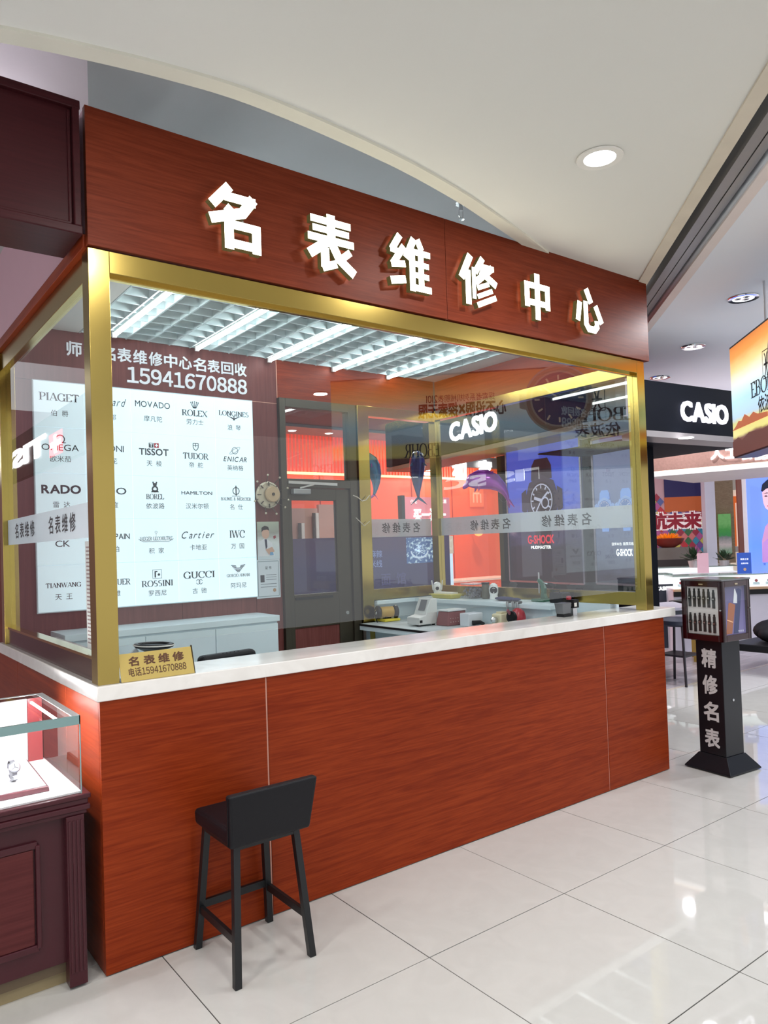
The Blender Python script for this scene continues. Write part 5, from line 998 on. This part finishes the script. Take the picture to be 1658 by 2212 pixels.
t, c, u_, h, w = poster(1283,940,1380,1262, ramp('grey_blue_print', [(0,srgb(40,42,56)),(.2,srgb(84,92,116)),(.6,srgb(110,124,160)),(1,srgb(120,130,170))], 2, 0, 1.1, .55, .2), 'lit poster of pale blue watches beside the right post')
bigwatch(t, c+Vector((0,0,.02))-u_*.14, .11, mat('print_ice', srgb(150,180,230), .4, emit=.5), mat('print_ice2', srgb(110,140,200), .4, emit=.4), mat('print_icebl', srgb(130,170,240), .4, emit=.5)); bigwatch(t, c+Vector((0,0,.02))+u_*.13, .11, MATS['print_ice'], MATS['print_ice2'], MATS['print_icebl'])
m = MB(); letter(m, 'G-SHOCK', c+Vector((0,0,-.40))+u_*.1+nL*.012, u_, V, .06, .2, bold=.03); letter(m, '强悍本色 酷黑风格', c+Vector((0,0,-.32))+u_*.08+nL*.012, u_, V, .03); build(m, 'lettering', MATS['screen_white'], t)
# left fascia of that shop
t = E('black_shop_fascia', (4.9,2.2,2.62), 'black shop fascia with glowing white capital letters seen through the right glass', 'sign')
fb = Vector((5.42,5.2,0)); fa = fb+Vector((-.9,-5.18,0))*.82; dn = (fb-fa).normalized(); nn = Vector((-dn.y, dn.x, 0)); nn = nn if nn.x < 0 else -nn
build(MB().obox((fa.x,fa.y,2.66), fb-fa, -nn*.12, (0,0,.6)), 'board', SHOPB, t, .004)
ca = onpl(1022,922,fa,nn)
m = MB(); letter(m, 'CASIO', ca+nn*.012, -dn, V, .20, .92, bold=.045, depth=.012); build(m, 'lettering', mat('lit_white_cool', (.97,.98,1), .4, emit=1.6), t)
build(MB().obox(Vector((fa.x,fa.y,2.60)), fb-fa, -nn*.5, (0,0,.05)), 'soffit', mat('soffit_olive', srgb(120,116,104), .4, .4), t)
# right fascia
t = E('black_header', (5.2,.5,2.4), 'black shop header with glowing white capital letters left of the hanging billboard', 'sign')
ga, gb = un(1396,929,z=2.45), un(1640,948,z=2.45); gd = (gb-ga); gd.z = 0; gn = Vector((gd.y,-gd.x,0)).normalized(); gn = gn if gn.dot(CAM-ga) > 0 else -gn
build(MB().obox((ga.x,ga.y,2.45), gd, -gn*.12, (0,0,.41)), 'board', SHOPB, t, .004)
m = MB(); letter(m, 'CASIO', onpl(1518,893,ga,gn)+gn*.012, gd, V, .155, .63, bold=.045, depth=.012); build(m, 'lettering', mat('lit_white_lilac', (.92,.92,1), .4, emit=.95), t)
build(MB().obox((ga.x,ga.y,2.40), gd, -gn*.25, (0,0,.05)), 'soffit', mat('soffit_metal', srgb(150,144,146), .35, .5), t)
q = un(1496,943,z=2.4); build(MB().lathe([(.06,-.004),(.06,0)], (q.x,q.y+.06,2.399), n=16), 'spot', MATS['spot_lens'], t)
build(MB().obox(Vector((ga.x,ga.y,2.40))-gn*.25, gd, -gn*1.0, (0,0,.012)), 'inner_ceiling', SHOPB, t)
# hanging billboard along the diagonal
Q1 = ud(1585, 987, 5.5); BDIR = Vector((-.7071,-.7071,0)); BN = Vector((-.7071,.7071,0)); BL = 2.85; BZ0, BZ1 = Q1.z, 2.965
t = E('hanging_billboard', (Q1.x-1,Q1.y-1,BZ0), 'hanging lightbox billboard of a desert under orange sky with dark lettering', 'billboard')
bb = build(MB().obox((Q1.x,Q1.y,BZ0), BDIR*BL, -BN*.16, (0,0,BZ1-BZ0)), 'lightbox', ramp('desert_sky_print', [(0,srgb(96,56,52)),(.16,srgb(104,64,56)),(.19,srgb(206,200,120)),(.30,srgb(200,196,130)),(.34,srgb(170,196,216)),(.5,srgb(176,218,240)),(.66,srgb(226,232,220)),(.78,srgb(240,208,140)),(.9,srgb(226,150,70)),(1,srgb(206,124,50))], 2, BZ0-BZ0, BZ1-BZ0, 1.0, .06, (2,2,6)), t)
build(MB().obox((Q1.x,Q1.y,BZ1), BDIR*BL, -BN*.16, (0,0,.012)).obox(Vector((Q1.x,Q1.y,BZ0-.012)), BDIR*BL, -BN*.16, (0,0,.012)), 'edge_frame', BLACKM, t)
for k in (.5,2.4): build(MB().tube([Q1+BDIR*k-BN*.08+Vector((0,0,BZ1-BZ0)), Vector((0,0,3.32))+Vector(((Q1+BDIR*k-BN*.08).x,(Q1+BDIR*k-BN*.08).y,0))], .008), 'hanger', STEEL, t)
def bp(s, z): return Vector((Q1.x,Q1.y,BZ0+z))+BDIR*s+BN*.003
HH = BZ1-BZ0
DINK = mat('billboard_ink', srgb(40,50,54), .5); O2 = bp(0,0)
m = MB(); letter(m, 'EBOHR', onpl(1622,845,Q1,BN)+BN*.004, BDIR, V, .105, .52, kind='roman', align='l'); build(m, 'brand_lettering', DINK, t)
m = MB(); letter(m, '依波表', onpl(1638,876,Q1,BN)+BN*.004, BDIR, V, .11, align='l', bold=.015); build(m, 'chinese_lettering', DINK, t)
m = MB(); q = onpl(1655,785,Q1,BN)+BN*.004
for a_, b_ in (((-.06,-.09),(.06,-.09)),((.06,-.09),(.06,.09)),((.06,.09),(-.06,.09)),((-.06,.09),(-.06,-.09))): lin(m, q, BDIR, V, a_, b_, .006)
for s in (-1,1): ringp(m, q+BDIR*(s*.028), BDIR, V, .022, .07, .014, 90 if s < 0 else -90, -90 if s < 0 else -270)
lin(m, q, BDIR, V, (-.04,0), (.04,0), .014); build(m, 'emblem', DINK, t)
for nm, col, pts in (('far_mountain', srgb(196,110,70), [(.0,.19),(.08,.215),(.14,.245),(.2,.235),(.27,.275),(.36,.24),(.44,.262),(.52,.235),(.7,.22),(.7,.19)]), ('near_ridge', srgb(104,64,56), [(0,0),(0,.11),(.12,.13),(.2,.10),(.34,.135),(.6,.12),(.9,.15),(1.4,.12),(2.85,.14),(2.85,0)])):
    m = MB(); polyf(m, bp(0,0)+BN*(.0015 if nm[0] == 'f' else .002), BDIR, V, pts); build(m, nm, mat('print_'+nm, col, .5, emit=.5), t)
def refl(px, py):                                   # where on the billboard the front glass mirrors this sight line
    d = ray(px, py); k = (.045-CAM.y)/d.y; g = CAM+d*k; d2 = Vector((d.x,-d.y,d.z)); return g+d2*((Q1-g).dot(BN)/d2.dot(BN))
wc = refl(1262,858)+BDIR*.2; m = MB(); ws = .27
for nm, mm, f in (('watch_case', mat('bb_steel', srgb(170,166,160), .4, emit=.5), lambda m: (disc(m, wc+BN*.004, BDIR, V, 0, 0, ws, n=40), polyf(m, wc+BN*.0045, BDIR, V, [(ws*.9,-.08),(ws*1.15,-.06),(ws*1.15,.06),(ws*.9,.08)]))), ('watch_dial', mat('bb_dial', srgb(28,44,100), .4, emit=.6), lambda m: disc(m, wc+BN*.006, BDIR, V, 0, 0, ws*.78, n=40)), ('dial_ring', mat('bb_ring', srgb(150,130,110), .4, emit=.5), lambda m: ringp(m, wc+BN*.008, BDIR, V, ws*.89, ws*.89, .03, n=40))):
    m = MB(); f(m); build(m, nm, mm, t)
m = MB()
for k in range(12): lin(m, wc+BN*.009, BDIR, V, (.15*math.cos(k*.5236),.15*math.sin(k*.5236)), (.19*math.cos(k*.5236),.19*math.sin(k*.5236)), .014)
lin(m, wc+BN*.009, BDIR, V, (0,0), (.12,.10), .016); lin(m, wc+BN*.009, BDIR, V, (0,0), (-.17,.06), .012); tag(build(m, 'dial_marks', mat('bb_marks', srgb(220,210,190), .4, emit=.6), t), kind='stuff')
e0, e1 = refl(1092,882), refl(903,886); m = MB(); letter(m, '心不设限×探索无限', (e0+e1)/2+BN*.004, BDIR, V, .115, (e1-e0).length, bold=.03); build(m, 'slogan', DINK, t)
e0, e1 = refl(1068,856), refl(920,862); m = MB(); letter(m, '探索者系列机械腕表2101', (e0+e1)/2+BN*.004, BDIR, V, .06, (e1-e0).length); build(m, 'subtitle', DINK, t)
e0, e1 = refl(950,972), refl(872,974); m = MB(); letter(m, 'EBOHR', (e0+e1)/2+BN*.004, BDIR, V, .11, (e1-e0).length, kind='roman'); build(m, 'small_brand', DINK, t)
# ---- bright shops at the far right
def stand_panel(name, rect, td, m_, label, cat, th=.06, n=N45, floor=False, kind=None):
    px0, py0, px1, py1 = rect; p0 = ud((px0+px1)/2, (py0+py1)/2, td); mm = MB(); o, u, h = panel(mm, px0,py0,px1,py1, p0, n, th)
    if kind: return build(mm, name, m_, kind=kind), o, u, h
    t = E(name, o+u/2, label, cat); build(mm, 'board', m_, t); return t, o, u, h
# wall far behind
stand_panel('wall_far', (1395,985,1760,1300), 17.96, mat('far_wall', srgb(206,196,186), .7, emit=.15), None, None, kind='structure')
build(MB().box((8.6,11.5,0),(24,11.6,3.3)), 'wall_end', MATS['far_wall'], kind='structure')
# pale stone band with two cut characters
sa, sb = un(1396,1020,z=2.33), un(1720,991,z=2.33); sd = sb-sa; sd.z = 0; sn = Vector((sd.y,-sd.x,0)).normalized(); sn = sn if sn.dot(CAM-sa) > 0 else -sn
t = E('stone_shop_band', sa, 'pinkish stone shop band with white characters below the black header', 'sign')
build(MB().obox((sa.x,sa.y,2.33), sd, -sn*.12, (0,0,.165)), 'band', mat('pink_stone', srgb(150,112,102), .6, noise=.25, nscale=40), t); build(MB().obox((sa.x,sa.y,2.315), sd, -sn*.12, (0,0,.016)), 'lit_edge', mat('lit_edge', srgb(255,226,200), .4, emit=.6), t); build(MB().obox((sa.x,sa.y,2.27), sd, -sn*1.6, (0,0,.045)), 'soffit', mat('soffit_white', srgb(226,218,216), .6, emit=.05), t)
for ch, px in (('人',1549),('工',1580),('智',1612),('能',1644)):
    m = MB(); letter(m, ch, onpl(px, 979, sa, sn)+sn*.01, sd, V, .125, bold=.04, depth=.01); build(m, 'character', MATS['lit_white_cool'], t)
# diamond pattern wall
dn_ = N45; TD = 13.2; p0 = ud(1468,1115,TD); t = E('diamond_wall', p0-Vector((0,0,.6)), 'wall of coloured diamonds with navy and orange boards and outlined characters', 'feature wall')
mm = MB(); panel(mm, 1398,1030,1529,1200, p0, dn_, .08); build(mm, 'backing', mat('diamond_joint', srgb(230,190,196), .5), t)
mm = MB(); panel(mm, 1433,1028,1525,1073, p0, dn_, .02, .03); build(mm, 'navy_board', mat('far_navy', srgb(40,34,92), .5, emit=.1), t); mm = MB(); panel(mm, 1434,1073,1526,1105, p0, dn_, .02, .03); build(mm, 'orange_board', mat('far_orange', srgb(196,98,48), .5, emit=.15), t)
DC = [mat('diamond_%d' % i, srgb(*c_), .4, emit=.12) for i, c_ in enumerate(((196,50,60),(60,110,70),(90,100,160),(180,90,150),(214,120,120),(60,140,170),(160,50,70),(200,190,90),(120,80,150)))]
tg = Vector((-dn_.y, dn_.x, 0)); tg = tg if tg.dot(_r) > 0 else -tg; ctr = onpl(1398,1200,p0,dn_); S_ = .128
for i in range(14):
    for j in range(-1, 14):
        a_ = (i+(j % 2)*.5)*S_*1.0; b_ = j*S_*.62; q = ctr+tg*a_+Vector((0,0,b_)); 
        d = q-CAM; zz = d.dot(_f); px = CPX+FPX*d.dot(_r)/zz; py = CPY-FPX*d.dot(_u)/zz
        if not (1402 < px < 1525 and 1034 < py < 1196) or (px > 1430 and py < 1108): continue
        m = MB(); m.prism([q+tg*S_*.46+dn_*.004, q+Vector((0,0,S_*.57))+dn_*.004, q-tg*S_*.46+dn_*.004, q-Vector((0,0,S_*.57))+dn_*.004], dn_*.012); build(m, 'diamond_tile', DC[random.randrange(9)], t)
for bd_, mm_, lf_ in ((.13, mat('outline_white', srgb(244,230,230), .5, emit=.3), .03), (.045, mat('char_red', srgb(150,24,48), .5, emit=.15), .034)):
    m = MB(); letter(m, '航未来', onpl(1457,1125,p0,dn_)+dn_*lf_, tg, V, .27, bold=bd_); build(m, 'lettering', mm_, t)
t, o, u, h = stand_panel('white_column', (1524,1028,1546,1228), 12.50, mat('column_white', srgb(206,206,222), .5, emit=.12), 'white square column between the diamond wall and the stone wall', 'column', .22); 
t, o, u, h = stand_panel('stone_wall', (1546,1030,1585,1216), 14.63, wood('beige_stone', srgb(170,150,124), srgb(190,170,142), 'x', .6), 'beige stone wall with a green price poster', 'wall')
t, o, u, h = stand_panel('green_poster', (1552,1110,1579,1196), 14.50, ramp('green_print', [(0,srgb(90,150,110)),(.3,srgb(200,190,190)),(.55,srgb(120,130,130)),(.62,srgb(60,150,80)),(.8,srgb(70,160,70)),(1,srgb(120,190,110))], 2, 0, .59, .3, .25, (8,8,8)), 'green price poster with small pictures on the beige stone wall', 'poster', .02)
t, o, u, h = stand_panel('orange_arch', (1578,1058,1606,1322), 15.16, mat('arch_cream', srgb(244,226,206), .5, emit=.4), 'cream lit niche with orange arched surround', 'niche')
mm = MB(); nrm_ = N45; p1 = ud(1592,1120,15.12); panel(mm, 1579,1072,1604,1086, p1, N45, .02, .03); build(mm, 'arch_head', mat('arch_orange', srgb(236,110,40), .5, emit=.4), t); mm = MB(); panel(mm, 1579,1086,1588,1180, p1, N45, .02, .03); build(mm, 'arch_side', MATS['arch_orange'], t); mm = MB(); panel(mm, 1579,1180,1606,1192, p1, N45, .03, .05); build(mm, 'sill', mat('white_books', srgb(226,220,216), .5), t)
t, o, u, h = stand_panel('brown_upright', (1598,1019,1608,1392), 10.91, mat('upright_brown', srgb(120,70,60), .5), 'narrow brown upright at the edge of the portrait lightbox', 'post', .06)
# portrait lightbox
t, o, u, h = stand_panel('portrait_lightbox', (1603,1006,1790,1250), 11.2, mat('lightbox_frame', srgb(226,216,220), .4, emit=.2), 'blue portrait lightbox in pale frame at the right picture edge', 'lightbox', .12)
p1 = ud(1700,1128,11.2); mm = MB(); panel(mm, 1614,1017,1782,1240, p1, N45, .02, .012); build(mm, 'screen', ramp('portrait_print', [(0,srgb(120,150,255)),(.5,srgb(96,140,250)),(1,srgb(110,140,250))], 2, 0, 1, .8), t)
ut = u.normalized(); pc = onpl(1662,1082,p1,N45)+N45*.016; PSK = mat('portrait_skin', srgb(240,190,206), .5, emit=.55); PSH = mat('portrait_skin_shade', srgb(206,150,196), .5, emit=.5); PHR = mat('portrait_hair', srgb(30,34,66), .5, emit=.1); PLP = mat('portrait_lips', srgb(206,50,90), .5, emit=.4); PDR = mat('portrait_dress', srgb(190,140,210), .5, emit=.5)
for nm, mm_, pts in (('shoulder', PSH, [(-.10,-.62),(-.095,-.40),(-.06,-.26),(.0,-.19),(.05,-.10),(.16,-.10),(.2,-.2),(.42,-.3),(.5,-.62)]), ('hair', PHR, [(-.085,.10),(-.07,.17),(-.02,.215),(.08,.235),(.2,.2),(.26,.08),(.24,-.06),(.2,.02),(.05,.12),(-.04,.09)]), ('face', PSK, [(-.075,.09),(-.07,.02),(-.066,-.02),(-.05,-.07),(.0,-.115),(.06,-.1),(.15,-.03),(.18,.06),(.13,.14),(.03,.15),(-.04,.12)]), ('brow', PHR, [(-.068,.076),(-.03,.085),(-.005,.078),(-.03,.077)]), ('brow', PHR, [(.03,.08),(.07,.09),(.11,.078),(.07,.081)]), ('eye', PHR, [(-.06,.048),(-.04,.058),(-.018,.048),(-.04,.042)]), ('eye', PHR, [(.035,.05),(.06,.06),(.09,.05),(.06,.043)]), ('nose', PSH, [(-.016,.04),(-.002,-.005),(.016,-.012),(-.014,-.02),(-.022,-.01)]), ('lips', PLP, [(-.035,-.048),(-.01,-.04),(.03,-.048),(.0,-.066),(-.02,-.064)]), ('dress', PDR, [(-.1,-.62),(-.085,-.42),(-.02,-.36),(.1,-.42),(.3,-.34),(.5,-.5),(.5,-.62)])):
    pc = pc+N45*.0006; m = MB(); polyf(m, pc, ut, V, [(a_*1.5, b_*1.5) for a_, b_ in pts]); build(m, nm, mm_, t)
m = MB(); q = onpl(1649,1200,p1,N45)+N45*.02
for k in range(5): letter(m, '美丽新感觉'[k], q+Vector((0,0,.05-.045*k)), ut, V, .034)
build(m, 'caption', PHR, t)
# glass counters of the far shops
def counter(px0, px1, pyt, td, pyb, name, label, mats, dz=.5):
    a = ud(px0,pyt,td); b = ud(px1,pyt,td); a.z = b.z = ud((px0+px1)/2,pyt,td).z; u = b-a; back = -N45*dz; zt = a.z
    t = E(name, Vector((a.x,a.y,0))+u/2, label, 'counter'); zg = ud((px0+px1)/2,pyb,td).z
    build(MB().obox(Vector((a.x,a.y,0)), u, back, (0,0,zg)), 'base', mats[0], t); build(MB().obox(Vector((a.x,a.y,zg)), u, back, (0,0,.02)), 'deck', mats[1], t)
    build(MB().obox(Vector((a.x,a.y,zg+.02)), u, N45*-.008, (0,0,zt-zg-.02)), 'front_pane', CASEGLASS, t); build(MB().obox(Vector((a.x,a.y,zt-.012)), u, back, (0,0,.012)), 'top_pane', mat('counter_glass_top', srgb(190,214,206), .12, .1), t)
    build(MB().obox(Vector((a.x,a.y,zg+.02))+back*.96, u, back*.04, (0,0,zt-zg-.04)), 'back_panel', mats[1], t); return t, a, u, zg, zt, back
LITW = mat('lit_case_white', srgb(244,240,244), .5, emit=.55)
t, a, u, zg, zt, bk = counter(1452,1760,1240,10.11,1268,'glass_counter','long lit glass counter with wooden edge behind the advert stand',[mat('counter_front', srgb(216,212,226), .4, emit=.08), LITW])
build(MB().obox(Vector((a.x,a.y,zg-.03))+N45*.06, u, -N45*.2, (0,0,.03)), 'wood_edge', mat('edge_oak', srgb(214,176,140), .5), t); build(MB().obox(Vector((a.x,a.y,zg-.10))+N45*.05, u, -N45*.1, (0,0,.07)), 'dark_band', BLACK, t)
RP = mat('red_prints', srgb(196,70,80), .5); GYP = mat('grey_prints', srgb(120,120,150), .5, .3)
for k in range(10):
    q = Vector((a.x,a.y,zg+.02))+u*(.06+.1*k*.9)-N45*.15; tt = E('small_display', q, '%s small watch block from the left in the lit counter' % ['first','second','third','fourth','fifth','sixth','seventh','eighth','ninth','tenth'][k], 'display', 'watch blocks in the far lit counter')
    build(MB().obox(q, u.normalized()*.07, -N45*.06, (0,0,.03)), 'block', WLAM, tt); build(MB().lathe([(.018,-.01),(.02,0),(.018,.01)], q+u.normalized()*.035-N45*.03+Vector((0,0,.052)), N45, 12), 'watch', [RP,GYP][k % 2], tt)
t, a, u, zg, zt, bk = counter(1404,1452,1240,10.51,1262,'dark_glass_counter','dark counter with glass top lettered in white near the brass post',[mat('dark_counter', srgb(44,50,62), .4), LITW], .4)
m = MB(); letter(m, 'CASIO', Vector((a.x,a.y,zg-.06))+u*.52+N45*.004, u, V, .05, .17, bold=.06); build(m, 'lettering', MATS['screen_white'], t)
t, a, u, zg, zt, bk = counter(1404,1600,1224,11.97,1240,'rear_glass_counter','pale rear glass counter below the diamond wall',[mat('pale_counter', srgb(226,224,226), .4), LITW], .4)
# flower bowl on a showcase, plants, pink board, blue bag
q = ud(1448,1214,12.45); q.z = 0; t = E('dark_showcase', q, 'dark showcase table carrying the orange flower bowl', 'showcase'); zb = ud(1448,1183,12.45).z; g = T45
build(MB().obox(q-g*.34, g*.68, -N45*.4, (0,0,zb-.2)), 'base', mat('showcase_dark', srgb(50,40,40), .4), t); build(MB().obox(Vector((q.x,q.y,zb-.2))-g*.34, g*.68, -N45*.4, (0,0,.2)), 'glass_body', mat('showcase_grey', srgb(120,110,104), .2), t)
q.z = zb; t = E('flower_bowl', q, 'bowl of bright orange spiky flowers on the dark showcase', 'flowers')
build(MB().lathe([(.10,0),(.22,.07),(.26,.15),(.22,.16)], q-N45*.12, n=20), 'bowl', mat('bowl_red', srgb(130,40,30), .4), t, smooth=True)
PET = mat('petal_orange', srgb(240,130,20), .5, emit=.25)
for k in range(46):
    a_ = random.uniform(0, 6.28); e_ = random.uniform(.25, 1.4); d = Vector((math.cos(a_)*math.cos(e_), math.sin(a_)*math.cos(e_), math.sin(e_)*.6)); s_ = q-N45*.12+Vector((0,0,.08)); build(MB().tube([s_+d*.05, s_+d*.2, s_+d*.29], [.018,.016,.003], 5), 'petal', PET, t)
def plant(px, py, td, label, r):
    q = ud(px, py, td); t = E('leafy_plant', q, label, 'plant', 'small plants on the far counters'); build(MB().lathe([(r*.35,0),(r*.45,r*.5)], q, n=14), 'pot', mat('pot_white', srgb(200,200,200), .5), t); G_ = mat('leaf_green', srgb(44,72,44), .5)
    for k in range(26):
        a_ = random.uniform(0,6.28); e_ = random.uniform(.1,1.4); d = Vector((math.cos(a_)*math.cos(e_), math.sin(a_)*math.cos(e_), math.sin(e_))); s_ = q+Vector((0,0,r*.5)); w_ = d.cross(Vector((0,0,1))).normalized()*r*.16
        build(MB().prism([s_+d*r*.2, s_+d*r*.65+w_, s_+d*r*1.05, s_+d*r*.65-w_], (0,0,.004)), 'leaf', G_, t)
plant(1500,1226,11.6,'dark leafy plant left of the pink board', .22); plant(1564,1222,11.6,'dark leafy plant right of the white column', .17)
t, o, u, h = stand_panel('pink_board', (1506,1195,1530,1238), 10.3, mat('pink_card', srgb(240,190,206), .5, emit=.15), 'blank pink card standing on the glass counter', 'card', .02)
t, o, u, h = stand_panel('blue_display', (1593,1194,1622,1240), 10.3, mat('blue_card', srgb(54,96,200), .5, emit=.2), 'blue display card with white writing on the glass counter', 'card', .04)
m = MB(); letter(m, '腕表之家', o+u/2+Vector((0,0,h*.7))+N45*.002, u, V, .025); letter(m, '品质好物', o+u/2+Vector((0,0,h*.5))+N45*.002, u, V, .022); build(m, 'lettering', MATS['screen_white'], t); m = MB(); disc(m, o+u/2+Vector((0,0,h*.22))+N45*.002, u.normalized(), V, 0, 0, .02); build(m, 'picture', mat('peach_print', srgb(240,190,160), .5), t)
# table, stool legs, brass leg and black bag in the aisle
q0 = un(1404,1318,z=.78); q1 = un(1500,1310,z=.78); t = E('grey_table', Vector((q0.x,q0.y,0)), 'long grey table with dark edge behind the kiosk right end', 'table')
u = (q1-q0); u.z = 0; bk = Vector((.45,.55,0)); build(MB().obox(Vector((q0.x,q0.y,.75)), u, bk, (0,0,.03)), 'top', mat('table_grey', srgb(176,174,190), .3), t); build(MB().obox(Vector((q0.x,q0.y,.70))+bk*.04, u, bk*.9, (0,0,.05)), 'apron', mat('table_dark', srgb(40,44,58), .4), t)
build(MB().obox(Vector((q0.x,q0.y,.0))+bk*.1, u*.25, bk*.8, (0,0,.70)), 'pedestal', mat('table_dark', srgb(40,44,58), .4), t)
t = E('brass_leg_table', un(1506,1432,z=0), 'black side table with a brass leg behind the advert stand', 'table'); q = un(1506,1430,z=0); build(MB().box((q.x-.03,q.y-.03,0),(q.x+.03,q.y+.03,.72)), 'leg', GOLD, t); build(MB().box((q.x-.1,q.y-.25,.72),(q.x+.42,q.y+.3,.76)), 'top', BLACK, t, .004); build(MB().box((q.x+.32,q.y+.2,0),(q.x+.38,q.y+.26,.72)), 'leg', GOLD, t)
q = ud(1464,1358,8.0); q.z = 0; t = E('dark_stool', q, 'dark stool with thin legs partly hidden behind the stand cabinet', 'stool')
for a_ in (-1,1):
    for b_ in (-1,1): build(MB().tube([q+Vector((a_*.17,b_*.17,0)), q+Vector((a_*.12,b_*.12,.62))], .014, 8), 'leg', mat('stool_leg_dark', srgb(40,36,44), .4), t)
build(MB().box((q.x-.15,q.y-.15,.3),(q.x+.15,q.y+.15,.32)), 'foot_ring', MATS['stool_leg_dark'], t); build(MB().lathe([(.17,0),(.19,.02),(.19,.06),(.15,.08),(.001,.085)], q+Vector((0,0,.62)), n=24), 'seat', mat('stool_seat', srgb(44,48,64), .5), t, smooth=True)
q = un(1668,1385,z=.35); t = E('black_bag', q-Vector((0,0,.0)), 'black slumped bag lying on a low black bench at the right edge', 'bag')
build(MB().ball(q+Vector((.03,.0,.125)), .125, (2.3,1.5,.98), 20), 'body', mat('bag_black', (.008,.008,.011), .7, spec=.2, bump=.8, bscale=25), t, smooth=True); build(MB().ball(q+Vector((-.16,-.06,.10)), .10, (1.5,1.3,.9), 16), 'pocket', MATS['bag_black'], t, smooth=True); build(MB().tube([q+Vector((-.16,-.1,.2)), q+Vector((-.06,-.14,.27)), q+Vector((.1,-.12,.24))], .012, 8), 'strap', MATS['bag_black'], t)
t = E('black_bench', Vector((q.x,q.y,0)), 'low black bench under the bag at the right edge', 'bench'); build(MB().box((q.x-.42,q.y-.25,.27),(q.x+.6,q.y+.3,.35)), 'top', BLACK, t, .01)
for a_ in (-.38,.55):
    for b_ in (-.2,.25): build(MB().box((q.x+a_-.02,q.y+b_-.02,0),(q.x+a_+.02,q.y+b_+.02,.27)), 'leg', BLACKM, t)
